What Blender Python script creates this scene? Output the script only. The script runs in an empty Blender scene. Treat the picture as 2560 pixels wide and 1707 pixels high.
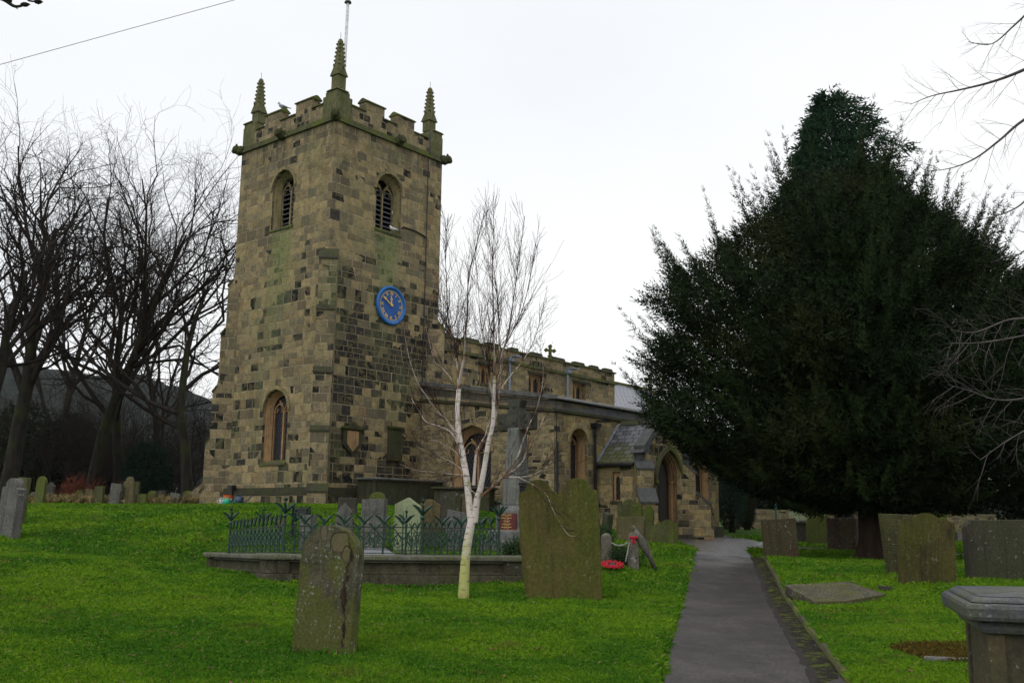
import bpy, bmesh, math, random
import numpy as np
from math import sin, cos, pi, radians, sqrt, atan2
from mathutils import Vector, geometry, Matrix
random.seed(7); rng = np.random.default_rng(7)
S = bpy.context.scene; COL = S.collection

# ---------------------------------------------------------------- camera
FPX = 2489.0; PITCH = math.atan(450/2489); ROLL = .0122
EYE = np.array([0, 0, 1.6])
cF = np.array([0, cos(PITCH), sin(PITCH)]); r0 = np.array([1., 0, 0]); u0 = np.array([0, -sin(PITCH), cos(PITCH)])
cR = cos(ROLL)*r0+sin(ROLL)*u0; cU = -sin(ROLL)*r0+cos(ROLL)*u0
cam = bpy.data.cameras.new('camera'); camo = bpy.data.objects.new('camera', cam); COL.objects.link(camo)
cam.sensor_width = 36; cam.lens = FPX/2560*36; cam.clip_end = 5000; cam.clip_start = .1
camo.matrix_world = Matrix(((cR[0], cU[0], -cF[0], 0), (cR[1], cU[1], -cF[1], 0), (cR[2], cU[2], -cF[2], 1.6), (0, 0, 0, 1)))
cam.dof.use_dof = False
S.camera = camo
# ---------------------------------------------------------------- world, sun, exposure
SUN_EL, SUN_AZ = radians(38), radians(205)   # behind the camera, a little to the left, behind cloud
W = bpy.data.worlds.new("World"); S.world = W; W.use_nodes = True
nt = W.node_tree; nt.nodes.clear()
def wn(t, **k):
    n = nt.nodes.new(t)
    for a, b in k.items(): setattr(n, a, b)
    return n
sky = wn('ShaderNodeTexSky', sky_type='NISHITA', sun_disc=False, sun_elevation=SUN_EL, sun_rotation=SUN_AZ)
hs = wn('ShaderNodeHueSaturation'); hs.inputs['Saturation'].default_value = .25
tc = wn('ShaderNodeTexCoord'); mp = wn('ShaderNodeMapping'); mp.inputs['Scale'].default_value = (1, 1, 2.6)
nz = wn('ShaderNodeTexNoise'); nz.inputs['Scale'].default_value = 1.3; nz.inputs['Detail'].default_value = 4
nz.inputs['Roughness'].default_value = .45
rp = wn('ShaderNodeValToRGB'); rp.color_ramp.elements[0].position = .34; rp.color_ramp.elements[1].position = .66
rp.color_ramp.elements[0].color = (.86*11, .90*11, .95*11, 1); rp.color_ramp.elements[1].color = (1.02*11, 1.03*11, 1.03*11, 1)
mx = wn('ShaderNodeMixRGB'); mx.inputs[0].default_value = .9
bg = wn('ShaderNodeBackground'); bg.inputs['Strength'].default_value = .094
out = wn('ShaderNodeOutputWorld'); L = nt.links.new
L(sky.outputs[0], hs.inputs['Color']); L(tc.outputs['Generated'], mp.inputs[0]); L(mp.outputs[0], nz.inputs['Vector'])
L(nz.outputs['Fac'], rp.inputs[0]); L(hs.outputs[0], mx.inputs[1]); L(rp.outputs[0], mx.inputs[2])
L(mx.outputs[0], bg.inputs[0]); L(bg.outputs[0], out.inputs[0])
sl = bpy.data.lights.new('sun', 'SUN'); sl.energy = .5; sl.angle = radians(30); sl.color = (1, .97, .92)
so = bpy.data.objects.new('sun', sl); COL.objects.link(so)
sd = Vector((sin(SUN_AZ)*cos(SUN_EL), cos(SUN_AZ)*cos(SUN_EL), sin(SUN_EL)))
so.rotation_euler = sd.to_track_quat('Z', 'Y').to_euler()
vs = S.view_settings; vs.view_transform = 'Standard'; vs.look = 'None'; vs.gamma = 1; vs.use_curve_mapping = False; vs.exposure = 0.08
S.render.engine = 'CYCLES'; S.cycles.max_bounces = 5; S.cycles.transparent_max_bounces = 4

# ---------------------------------------------------------------- measuring the place from the calibrated view (authoring only)
def ray(x, y): return cF+cR*(x-1280)/FPX+cU*(853.5-y)/FPX
def atY(x, y, Y):
    d = ray(x, y); return EYE+d*(Y/d[1])
# ---------------------------------------------------------------- ground height
gp = []
for sx, sy, Y in [(800,1645,10),(1400,1508,14.5),(1158,1507,15),(980,1480,16.8),(1300,1468,17.2),(511,1430,21.5),(70,1335,24),
        (1880,1707,8.9),(1832,1469,17.9),(1817,1388,27),(2270,1455,17),(2100,1530,14.5),(2400,1620,10.7),(1960,1396,24),
        (2190,1403,25),(2150,1378,29),(1800,1362,32),(1890,1325,50),(1910,1320,60),(2440,1399,26),(2340,1353,38),(2500,1440,18),
        (1600,1362,24),(1520,1408,20),(400,1560,12),(100,1480,14),(300,1400,19)]:
    p = atY(sx, sy, Y); gp.append((p[0], p[1], p[2]))
gp += [(0,0,0),(3,3,.02),(-4,2,-.05),(2.2,5,.14),(6,2,.1),(-6.6,33.6,2.05),(-8.7,35.5,2.06),(-11.1,37.8,2.04),(-3,36,2.0),(-1.5,31,1.85),(-7,29,1.75),
       (-14,36,1.98),(-22,36,1.98),(-16,30,1.66),(-22,48,1.95),(-12,48,2.0),(-30,60,2.0),(8.8,42.6,1.15),(5.6,35.7,1.17),(2,34.6,1.5),(.5,29,1.35),(0,25,1.0),
       (2.6,23,.85),(-30,20,1.0),(30,20,.7),(30,45,1.1),(-30,0,-.3),(30,0,.2),(0,-20,-.4),(0,70,1.8),(20,75,1.6),(0,110,2.4),(60,90,2),(-60,90,2.2),(-60,40,1.8),(70,30,1),(-60,-30,-.5),(60,-30,-.2)]
gp = np.array(gp); _c = 1.2
def _phi(a, b): return np.sqrt(((a[:, None, :]-b[None, :, :])**2).sum(-1)+_c*_c)
_A = _phi(gp[:, :2], gp[:, :2]); NG = n_ = len(gp)
_M = np.zeros((n_+3, n_+3)); _M[:n_, :n_] = _A-np.eye(n_)*.06; _M[:n_, n_] = 1; _M[:n_, n_+1:] = gp[:, :2]; _M[n_, :n_] = 1; _M[n_+1:, :n_] = gp[:, :2].T
_w = np.linalg.solve(_M, np.concatenate([gp[:, 2], [0, 0, 0]]))
PATHC = []     # path centre line: x, y, half width
for (lx, rx, sy, Y) in [(1665,2100,1707,8.9),(1725,1938,1469,17.9),(1747,1888,1388,26.5)]:
    a = atY(lx, sy, Y); b = atY(rx, sy, Y); PATHC.append(((a[0]+b[0])/2, Y, (b[0]-a[0])/2))
PATHC = [(PATHC[0][0]-.75, 2.0, .75), (PATHC[0][0]-.28, 5.5, .76)]+PATHC+[(6.15, 30, .85), (6.4, 33.5, 1.3)]
def pseg(P, pts):
    best = np.full(len(P), 1e9); hw = np.zeros(len(P)); side = np.zeros(len(P))
    for (x0, y0, w0), (x1, y1, w1) in zip(pts[:-1], pts[1:]):
        d = np.array([x1-x0, y1-y0]); l2 = d@d
        t = np.clip(((P-[x0, y0])@d)/l2, 0, 1); q = np.array([x0, y0])+t[:, None]*d
        r = np.sqrt(((P-q)**2).sum(1)); m = r < best
        best[m] = r[m]; hw[m] = (w0+(w1-w0)*t)[m]
        s = (P[:, 0]-x0)*d[1]-(P[:, 1]-y0)*d[0]; side[m] = np.sign(s)[m]
    return best, hw, side
FORE = [(8.2, 43.8, 1.0), (6.9, 39.4, 2.2), (6.4, 35.0, 2.4), (7.2, 32.4, 1.6), (8.9, 31.4, 1.4), (11.2, 29.8, 1.3), (14.5, 27.2, 1.3), (19, 24.2, 1.2), (26, 20, 1.2)]
def Hraw(P):
    out_ = np.empty(len(P))
    for i in range(0, len(P), 20000):
        q = P[i:i+20000]; out_[i:i+20000] = _phi(q, gp[:, :2])@_w[:NG]+_w[NG]+q@_w[NG+1:]
    out_ = out_+.022*np.sin(P[:, 0]*1.3+.6*np.sin(P[:, 1]*.7))*np.sin(P[:, 1]*1.1+1)
    r = np.sqrt((P**2).sum(1)); t = np.clip((r-80)/100, 0, 1); t = t*t*(3-2*t)
    return out_*(1-t)+2.0*t
def Hs(P):
    P = np.asarray(P, float); z = Hraw(P)
    dep = np.zeros(len(P))
    for pts in (PATHC, FORE):
        d, hw, sd_ = pseg(P, pts); t = np.clip((d-hw)/.12, 0, 1); dep = np.maximum(dep, .10*(1-t*t*(3-2*t)))
    return z-dep
def H(x, y): return float(Hs([[x, y]])[0])
def proj_(P):
    d = np.array(P)-EYE; w = d@cF; return (1280+FPX*(d@cR)/w, 853.5-FPX*(d@cU)/w)
def hit(sx, sy):
    d = ray(sx, sy); lo = None
    Ys = np.arange(3, 90, .1); P = EYE+d[None, :]*(Ys/d[1])[:, None]; z = Hs(P[:, :2])
    k = np.where(P[:, 2] < z)[0]
    return P[k[0]] if len(k) else P[-1]

# ---------------------------------------------------------------- mesh buffer
class MB:
    def __init__(s): s.v = []; s.f = []
    def add(s, vs_, fs): n = len(s.v); s.v += [tuple(map(float, v)) for v in vs_]; s.f += [[i+n for i in f] for f in fs]; return s
    def box(s, x0, y0, z0, x1, y1, z1, tx=0, ty=0):
        if x1 < x0: x0, x1 = x1, x0
        if y1 < y0: y0, y1 = y1, y0
        return s.add([(x0,y0,z0),(x1,y0,z0),(x1,y1,z0),(x0,y1,z0),(x0+tx,y0+ty,z1),(x1-tx,y0+ty,z1),(x1-tx,y1-ty,z1),(x0+tx,y1-ty,z1)],
              [(0,3,2,1),(4,5,6,7),(0,1,5,4),(1,2,6,5),(2,3,7,6),(3,0,4,7)])
    def prism(s, poly, o, u, v, w):
        # extrude 2D polygon (in axes u,v at origin o) along vector w
        o, u, v, w = map(np.array, (o, u, v, w)); n = len(poly)
        a = [o+u*p[0]+v*p[1] for p in poly]; b = [p+w for p in a]
        tri = geometry.tessellate_polygon([[Vector((p[0], p[1], 0)) for p in poly]])
        ar = sum(poly[i][0]*poly[(i+1) % n][1]-poly[(i+1) % n][0]*poly[i][1] for i in range(n))
        flip = (np.dot(np.cross(u, v), w) > 0) == (ar > 0)
        F = []
        for t in tri:
            p, q, r = [poly[i] for i in t]; a2 = (q[0]-p[0])*(r[1]-p[1])-(q[1]-p[1])*(r[0]-p[0])
            t = list(t) if (a2 > 0) == (ar > 0) else list(t)[::-1]
            F.append(t[::-1] if flip else t); F.append([i+n for i in (t if flip else t[::-1])])
        for i in range(n):
            j = (i+1) % n; q = [i, j, j+n, i+n]; F.append(q if flip else q[::-1])
        return s.add(a+b, F)
    def tube(s, pts, rad, n=6, cap=True):
        pts = [np.array(p, float) for p in pts]; m = len(pts)
        if not hasattr(rad, '__len__'): rad = [rad]*m
        V = []; up = None
        for i, p in enumerate(pts):
            t = pts[min(i+1, m-1)]-pts[max(i-1, 0)]; t = t/(np.linalg.norm(t)+1e-9)
            if up is None: up = np.array([0, 0, 1.]) if abs(t[2]) < .9 else np.array([1., 0, 0])
            a = np.cross(t, up); a /= np.linalg.norm(a)+1e-9; b = np.cross(t, a); up = -b if n > 4 else up
            up = np.cross(a, t)
            for k in range(n):
                an = 2*pi*(k+.5)/n; V.append(p+(a*cos(an)+b*sin(an))*rad[i])
        F = []
        for i in range(m-1):
            for k in range(n):
                k2 = (k+1) % n; F.append((i*n+k, (i+1)*n+k, (i+1)*n+k2, i*n+k2))
        if cap: F.append(tuple(range(n))); F.append(tuple((m-1)*n+k for k in range(n))[::-1])
        return s.add(V, F)
    def lathe(s, prof, n=16, c=(0,0,0), axis='z'):
        V = []
        for r, z in prof:
            for k in range(n):
                a = 2*pi*k/n; x, y = r*cos(a), r*sin(a)
                V.append((c[0]+x, c[1]+y, c[2]+z) if axis == 'z' else (c[0]+x, c[1]-z, c[2]+y))
        F = [(i*n+k, i*n+(k+1) % n, (i+1)*n+(k+1) % n, (i+1)*n+k) for i in range(len(prof)-1) for k in range(n)]
        F.append(tuple(range(n))[::-1]); F.append(tuple((len(prof)-1)*n+k for k in range(n)))
        return s.add(V, F)
    def sphere(s, c, r, n=8, m=6, sc=(1,1,1)):
        V = [(c[0]+r*sc[0]*sin(pi*i/m)*cos(2*pi*k/n), c[1]+r*sc[1]*sin(pi*i/m)*sin(2*pi*k/n), c[2]+r*sc[2]*cos(pi*i/m)) for i in range(m+1) for k in range(n)]
        return s.add(V, [(i*n+k, (i+1)*n+k, (i+1)*n+(k+1) % n, i*n+(k+1) % n) for i in range(m) for k in range(n)])
    def xf(s, f): s.v = [tuple(map(float, f(v))) for v in s.v]; return s
def mkuv(me):
    uvl = me.uv_layers.new(name='UVMap'); nf = len(me.polygons)
    if not nf: return
    nl = len(me.loops); vi = np.empty(nl, np.int32); me.loops.foreach_get('vertex_index', vi)
    co = np.empty(len(me.vertices)*3); me.vertices.foreach_get('co', co); co = co.reshape(-1, 3)
    nn = np.empty(nf*3); me.polygons.foreach_get('normal', nn); nn = nn.reshape(-1, 3)
    tot = np.empty(nf, np.int32); me.polygons.foreach_get('loop_total', tot); nrm = np.repeat(nn, tot, axis=0)
    t = np.stack([-nrm[:, 1], nrm[:, 0], 0*nrm[:, 0]], 1); l = np.linalg.norm(t, axis=1); m = l < .15
    t[m] = (1, 0, 0); l[m] = 1; t /= l[:, None]; b = np.cross(nrm, t); c = co[vi]
    uv = np.stack([(c*t).sum(1), (c*b).sum(1)], 1); uvl.data.foreach_set('uv', uv.ravel())
def mesh(name, mb, mat=None, smooth=False):
    me = bpy.data.meshes.new(name); me.from_pydata(mb.v, [], mb.f); me.validate(); me.update()
    if mat: me.materials.append(mat)
    if smooth: me.polygons.foreach_set('use_smooth', [True]*len(me.polygons))
    mkuv(me); return me
def obj(name, mb, mat, parent=None, smooth=False, loc=None, bevel=0):
    me = mb if isinstance(mb, bpy.types.Mesh) else mesh(name, mb, mat, smooth)
    o = bpy.data.objects.new(name, me); COL.objects.link(o)
    if parent: o.parent = parent
    if loc is not None: o.location = loc
    if bevel:
        md = o.modifiers.new('bevel', 'BEVEL'); md.width = bevel; md.segments = 2; md.limit_method = 'ANGLE'; md.angle_limit = radians(38)
    return o
def tag(o, label=None, cat=None, group=None, kind=None):
    if label: o['label'] = label
    if cat: o['category'] = cat
    if group: o['group'] = group
    if kind: o['kind'] = kind
    return o
def empty(name, loc, rz=0, label=None, cat=None, group=None):
    o = bpy.data.objects.new(name, None); COL.objects.link(o); o.location = loc; o.rotation_euler = (0, 0, rz); o.empty_display_size = .3
    return tag(o, label, cat, group)
def npmesh(name, V, F, mat, tint=None, smooth=False):
    """fast mesh: V (n,3), F (m,k)"""
    me = bpy.data.meshes.new(name); m, k = F.shape
    me.vertices.add(len(V)); me.vertices.foreach_set('co', np.ascontiguousarray(V, dtype=np.float32).ravel())
    me.loops.add(m*k); me.loops.foreach_set('vertex_index', F.astype(np.int32).ravel())
    me.polygons.add(m); me.polygons.foreach_set('loop_start', np.arange(0, m*k, k, dtype=np.int32))
    if smooth: me.polygons.foreach_set('use_smooth', np.ones(m, bool))
    if tint is not None:
        at = me.attributes.new('tint', 'FLOAT', 'POINT'); at.data.foreach_set('value', tint.astype(np.float32))
    me.update(calc_edges=True)
    if mat: me.materials.append(mat)
    return me

# ---------------------------------------------------------------- material node helper
class NM:
    def __init__(s, name, rough=.85, spec=.3):
        s.m = bpy.data.materials.new(name); s.m.use_nodes = True; s.t = s.m.node_tree; s.t.nodes.clear()
        s.o = s.t.nodes.new('ShaderNodeOutputMaterial'); s.b = s.t.nodes.new('ShaderNodeBsdfPrincipled')
        s.t.links.new(s.b.outputs[0], s.o.inputs[0]); s.b.inputs['Roughness'].default_value = rough; s.b.inputs['Specular IOR Level'].default_value = spec
    def n(s, t, **k):
        x = s.t.nodes.new(t)
        for a, b in k.items(): setattr(x, a, b)
        return x
    def put(s, sock, v):
        if v is None: return
        if isinstance(v, bpy.types.NodeSocket): s.t.links.new(v, sock)
        elif isinstance(v, (tuple, list)):
            v = list(v); sock.default_value = v+[1] if (len(v) == 3 and sock.type == 'RGBA') else v
        else:
            sock.default_value = v if sock.type not in ('RGBA', 'VECTOR') else [v]*len(sock.default_value)
    def M(s, op, a, b=None, c=None, clamp=False):
        x = s.n('ShaderNodeMath', operation=op, use_clamp=clamp); s.put(x.inputs[0], a); s.put(x.inputs[1], b)
        if c is not None: s.put(x.inputs[2], c)
        return x.outputs[0]
    def add(s, *a):
        r = a[0]
        for b in a[1:]: r = s.M('ADD', r, b)
        return r
    def mul(s, a, b): return s.M('MULTIPLY', a, b)
    def coord(s, kind='Object'): return s.n('ShaderNodeTexCoord').outputs[kind]
    def uv(s):
        u = s.coord('UV'); x = s.n('ShaderNodeSeparateXYZ'); s.put(x.inputs[0], u); return x.outputs[0], x.outputs[1]
    def sep(s, v): x = s.n('ShaderNodeSeparateXYZ'); s.put(x.inputs[0], v); return x.outputs
    def comb(s, a=0, b=0, c=0):
        x = s.n('ShaderNodeCombineXYZ')
        for i, q in enumerate((a, b, c)): s.put(x.inputs[i], q)
        return x.outputs[0]
    def map(s, v, sc=(1,1,1), loc=(0,0,0)):
        x = s.n('ShaderNodeMapping'); s.put(x.inputs[0], v); x.inputs['Scale'].default_value = sc; x.inputs['Location'].default_value = loc; return x.outputs[0]
    def noise(s, v, scale=5, detail=3, rough=.55, dist=0, col=False):
        x = s.n('ShaderNodeTexNoise'); s.put(x.inputs['Vector'], v); x.inputs['Scale'].default_value = scale; x.inputs['Detail'].default_value = detail
        x.inputs['Roughness'].default_value = rough; x.inputs['Distortion'].default_value = dist; return x.outputs[1 if col else 0]
    def vor(s, v, scale=5, feat='F1', out=0):
        x = s.n('ShaderNodeTexVoronoi', feature=feat); s.put(x.inputs['Vector'], v); x.inputs['Scale'].default_value = scale; return x.outputs[out]
    def white(s, v): x = s.n('ShaderNodeTexWhiteNoise', noise_dimensions='3D'); s.put(x.inputs['Vector'], v); return x.outputs
    def ramp(s, f, *st, const=False):
        x = s.n('ShaderNodeValToRGB'); s.put(x.inputs[0], f); e = x.color_ramp.elements
        if const: x.color_ramp.interpolation = 'CONSTANT'
        while len(e) < len(st): e.new(.5)
        for i, (p, c) in enumerate(st):
            e[i].position = p; e[i].color = (c, c, c, 1) if not isinstance(c, tuple) else c+(1,)
        return x.outputs[0]
    def step(s, f, a, b): # smooth 0..1
        x = s.n('ShaderNodeMapRange', interpolation_type='SMOOTHSTEP'); s.put(x.inputs[0], f); s.put(x.inputs[1], a); s.put(x.inputs[2], b); return x.outputs[0]
    def mix(s, f, a, b, bl='MIX'):
        x = s.n('ShaderNodeMixRGB', blend_type=bl); s.put(x.inputs[0], f); s.put(x.inputs[1], a); s.put(x.inputs[2], b); return x.outputs[0]
    def bump(s, h, strength=.5, dist=.02):
        x = s.n('ShaderNodeBump'); x.inputs['Strength'].default_value = strength; x.inputs['Distance'].default_value = dist; s.put(x.inputs['Height'], h); s.put(s.b.inputs['Normal'], x.outputs[0])
    def col(s, c): s.put(s.b.inputs['Base Color'], c); return s
    def rough(s, r): s.put(s.b.inputs['Roughness'], r); return s
    def attr(s, a): x = s.n('ShaderNodeAttribute', attribute_name=a); return x.outputs['Fac']

def masonry(name, h=.31, w=.52, dark=.5, tan=1.0, seed=0, green=.5, rub=0, zone=0):
    m = NM(name, .9, .2); u, v = m.uv(); P = m.coord()
    v1 = m.add(v, m.mul(m.M('SINE', m.add(m.mul(v, 1.9), seed)), .13), m.mul(m.M('SINE', m.add(m.mul(v, 4.7), 1.3)), .05))
    wob = m.mul(m.M('SUBTRACT', m.noise(P, 1.3, 2), .5), .05+.2*rub); v1 = m.add(v1, wob)
    r_ = m.M('DIVIDE', v1, h); row = m.M('FLOOR', r_); fv = m.M('FRACT', r_)
    rr = m.white(m.comb(row, seed+.5, 3))[0]
    u1 = m.add(m.M('DIVIDE', u, m.mul(w, m.add(.75, m.mul(rr, .6)))), m.mul(rr, 17.3), m.mul(m.M('SINE', m.add(m.mul(u, 2.3), m.mul(row, 3.1))), .28))
    colm = m.M('FLOOR', u1); fu = m.M('FRACT', u1)
    wb = m.white(m.comb(row, colm, seed)); rnd = wb[0]; rc = m.sep(wb[1])
    fine = m.noise(P, 22, 3, .6); med = m.noise(P, 4.5, 4, .6); big = m.noise(m.map(P, (1, 1, .7)), .55, 3, .55)
    base = m.ramp(rnd, (0, (.42*tan, .315*tan, .135)), (.2, (.31, .26, .125)), (.38, (.47*tan, .36*tan, .165)), (.55, (.34, .31, .175)), (.70, (.36*tan, .255*tan, .12)), (.8, (.245, .215, .12)), (.88, (.44*tan, .34*tan, .17)), (.96, (.40*tan, .235*tan, .09)), const=True)
    base = m.mix(.60, base, m.ramp(m.noise(P, 1.1, 4, .65), (.3, (.29, .245, .13)), (.7, (.42, .33, .175))))
    base = m.mix(m.step(med, .3, .75), m.mix(1, base, (.66, .66, .62), 'MULTIPLY'), base)
    base = m.mix(1, base, m.ramp(fine, (.25, .6), (.7, 1.2)), 'MULTIPLY')
    base = m.mix(m.mul(m.step(m.noise(m.map(P, (1, 1, .6), (4, 8, 2)), .9, 5, .65), .50, .68), .55), base, m.mix(1, base, (.45, .44, .42), 'MULTIPLY'))
    if zone: base = m.mix(m.mul(m.mul(m.step(m.sep(P)[2], 13.2, 14.7), m.step(m.noise(m.map(P, (4, 4, .3), (1, 2, 3)), 1, 4, .6), .42, .60)), .75), base, (.075, .068, .045))
    # soot-black blocks, gathered in patches
    zt = m.mul(m.step(m.sep(P)[2], 10.2, 6.5), m.add(.20, m.mul(m.step(m.sep(P)[1], .1, .0), .52))) if zone else 0
    thr = m.M('SUBTRACT', 1.06, m.add(m.mul(m.step(big, .36, .68), dark), m.mul(zt, m.step(big, .25, .55))) if zone else m.mul(m.step(big, .36, .68), dark)); isd = m.M('GREATER_THAN', rc[1], thr)
    patch = m.step(m.add(med, m.mul(rc[2], .2)), .46, .66)
    base = m.mix(m.mul(isd, m.M('MAXIMUM', m.step(med, .30, .55), .62)), base, (.014, .014, .012))
    base = m.mix(m.mul(m.M('MULTIPLY', patch, m.M('GREATER_THAN', rc[0], .45)), .6), base, (.055, .052, .04))
    # algae / pale lichen
    gr = m.noise(m.map(P, (1.2, 1.2, .45), (3, 1, 7)), .8, 4, .6)
    base = m.mix(m.mul(m.step(gr, .50, .68), green), base, m.mix(.45, base, (.17, .20, .07)))
    if zone:
        sx = m.M('ABSOLUTE', m.M('SUBTRACT', m.M('ABSOLUTE', u), 2.8)); zz0 = m.sep(P)[2]; sm = m.mul(m.mul(m.step(m.add(sx, m.mul(med, .5)), 1.15, .35), m.step(zz0, 11.3, 11.1)), m.step(zz0, 5.5, 11.2)); base = m.mix(m.mul(sm, .75), base, m.mix(m.step(med, .4, .65), (.20, .23, .10), (.09, .14, .015)))
    base = m.mix(m.mul(m.step(m.noise(P, 9, 4, .7), .66, .74), .5), base, (.33, .34, .27))
    streak = m.noise(m.map(P, (5, 5, .35), (9, 0, 0)), 1.0, 4, .6)
    base = m.mix(m.mul(m.step(streak, .55, .75), .5), base, m.mix(1, base, (.42, .40, .34), 'MULTIPLY'))
    base = m.mix(1, base, (1.05, 1.03, 1.12), 'MULTIPLY')
    # mortar
    du = m.mul(m.M('MINIMUM', fu, m.M('SUBTRACT', 1, fu)), w); dv = m.mul(m.M('MINIMUM', fv, m.M('SUBTRACT', 1, fv)), h)
    d = m.add(m.M('MINIMUM', du, dv), m.mul(m.M('SUBTRACT', fine, .5), .012)); mort = m.step(d, .004, .020)
    mc = m.mix(m.step(med, .4, .6), (.17, .14, .08), (.36, .30, .185))
    base = m.mix(mort, mc, base); m.col(base)
    m.bump(m.add(m.mul(mort, .8), m.mul(fine, .35), m.mul(rc[2], .3), m.mul(med, .3)), .7, .022)
    return m.m
def stone(name, c1, c2, moss=.3, mosscol=(.10, .13, .02), lichen=.2, streak=.4, rough=.9, liccol=(.36, .38, .34), dk=.5, sc=1.0, ripple=0):
    m = NM(name, rough, .25); P = m.coord(); r = m.n('ShaderNodeObjectInfo').outputs['Random']
    P = m.n('ShaderNodeVectorMath', operation='ADD'); m.put(P.inputs[0], m.coord()); m.put(P.inputs[1], m.comb(m.mul(r, 37), m.mul(r, 11), m.mul(r, 5))); P = P.outputs[0]
    a = m.noise(P, 2.2*sc, 5, .62); f = m.noise(P, 26*sc, 4, .65); big = m.noise(m.map(P, (1, 1, .5)), 1.1*sc, 4, .6, .4)
    st = m.noise(m.map(P, (9, 9, .55)), 1.1*sc, 4, .6)
    c = m.mix(m.step(a, .3, .7), c1, c2); c = m.mix(1, c, m.ramp(f, (.28, .6), (.72, 1.2)), 'MULTIPLY')
    c = m.mix(m.mul(m.step(st, .48, .68), streak), c, m.mix(1, c, (.30, .29, .25), 'MULTIPLY'))
    c = m.mix(m.mul(m.step(m.noise(P, 3.1*sc, 5, .7), .56, .68), dk), c, (.035, .032, .026))
    c = m.mix(m.mul(m.step(big, .42, .62), moss), c, m.mix(1, m.ramp(f, (.3, .6), (.7, 1.25)), mosscol, 'MULTIPLY'))
    l = m.mul(m.step(m.noise(P, 13*sc, 4, .72), .60, .66), m.step(m.noise(P, 1.7*sc, 3, .6), .42, .58))
    c = m.mix(m.mul(l, lichen*2), c, liccol); m.col(c)
    h = m.add(m.mul(f, .5), m.mul(a, .8))
    if ripple: h = m.add(h, m.mul(m.M('SINE', m.add(m.mul(m.sep(m.coord())[2 if ripple > 0 else 0], 230 if ripple > 0 else 210), m.mul(a, 9))), .35*abs(ripple)))
    m.bump(h, .55, .014); return m.m
def simple(name, c, rough=.6, spec=.4, metal=0, var=.25, sc=8, bump=0):
    m = NM(name, rough, spec); P = m.coord(); f = m.noise(P, sc, 4, .6)
    m.col(m.mix(1, c, m.ramp(f, (.3, 1-var), (.7, 1+var)), 'MULTIPLY')); m.b.inputs['Metallic'].default_value = metal
    if bump: m.bump(f, bump, .01)
    return m.m
# ---------------------------------------------------------------- materials
def slate_mat(name, h, w, c1, c2, moss=0, rough=.42):
    m = NM(name, rough, .5); u, v = m.uv(); P = m.coord(); r_ = m.M('DIVIDE', v, h); row = m.M('FLOOR', r_); fv = m.M('FRACT', r_)
    rr = m.white(m.comb(row, 1.5, 3))[0]; u1 = m.add(m.M('DIVIDE', u, w), m.mul(m.M('MODULO', row, 2), .5), m.mul(rr, .3)); cl = m.M('FLOOR', u1); fu = m.M('FRACT', u1)
    k = m.white(m.comb(row, cl, 2))[0]; f = m.noise(P, 9, 4, .6)
    c = m.mix(k, c1, c2); c = m.mix(1, c, m.ramp(f, (.3, .7), (.7, 1.2)), 'MULTIPLY')
    if moss:
        z = m.sep(P)[2]; c = m.mix(m.mul(m.step(m.add(m.mul(z, -1), m.mul(m.noise(P, 3, 4), 1.2)), moss-.35, moss+.35), .8), c, (.075, .085, .014))
    edge = m.M('MINIMUM', m.mul(m.M('MINIMUM', fu, m.M('SUBTRACT', 1, fu)), w), m.mul(fv, h)); e = m.step(edge, .006, .028)
    c = m.mix(e, (.012, .012, .012), c); m.col(c); m.rough(m.ramp(k, (0, rough-.08), (1, rough+.2)))
    m.bump(m.add(e, m.mul(m.M('SUBTRACT', 1, fv), .9), m.mul(k, .25), m.mul(f, .2)), .8, .02); return m.m
def quarry_glass():
    m = NM('leaded_glass', .18, .5); u, v = m.uv(); a = m.M('FRACT', m.mul(m.add(u, m.mul(v, .6)), 7)); b = m.M('FRACT', m.mul(m.add(u, m.mul(v, -.6)), 7))
    e = m.M('MINIMUM', m.M('MINIMUM', a, m.M('SUBTRACT', 1, a)), m.M('MINIMUM', b, m.M('SUBTRACT', 1, b))); k = m.step(e, .03, .09)
    n1 = m.noise(m.coord(), 14, 2); m.col(m.mix(k, (.05, .05, .05), m.mix(n1, (.006, .007, .010), (.03, .034, .045)))); m.rough(m.mix(k, .6, .2)); m.bump(n1, .25, .01); return m.m
M_ASH = masonry('tower_ashlar', .285, .44, .32, 1.0, 0, .55, zone=1)
M_ASH2 = masonry('aisle_ashlar', .24, .37, .28, 1.25, 4, .3)
M_RUB = masonry('rubble_stone', .16, .36, .35, .8, 7, .5, rub=1)
M_BUT = masonry('buttress_ashlar', .285, .34, .6, .75, 9, .75)
M_CLER = masonry('clerestory_ashlar', .25, .40, .45, 1.15, 12, .5)
M_TRIM = stone('dressed_stone', (.36, .28, .14), (.25, .21, .115), .25, (.08, .10, .02), .1, .7, sc=1.2)
M_WARM = stone('warm_dressed_stone', (.46, .28, .14), (.34, .21, .11), .05, (.10, .11, .03), .05, .6, dk=.3, sc=1.4)
M_COPE = stone('weathered_coping', (.12, .12, .06), (.085, .085, .045), .75, (.12, .145, .022), .12, .6, sc=1.5)
M_PINN = stone('algae_pinnacle_stone', (.19, .18, .085), (.12, .12, .06), .5, (.08, .095, .025), .08, .6, sc=2)
M_MOSSY = stone('mossy_carving', (.075, .075, .03), (.035, .036, .02), .5, (.085, .105, .014), .05, .5, sc=4)
M_SOOT = stone('sooty_stone', (.075, .068, .042), (.045, .042, .03), .5, (.06, .075, .02), .05, .6, sc=2)
M_SLATE = slate_mat('porch_slates', .21, .34, (.065, .065, .076), (.145, .145, .165), moss=-2.55)
M_SLATE2 = slate_mat('wet_chancel_slates', .24, .4, (.16, .17, .20), (.28, .29, .33), rough=.3)
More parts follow.
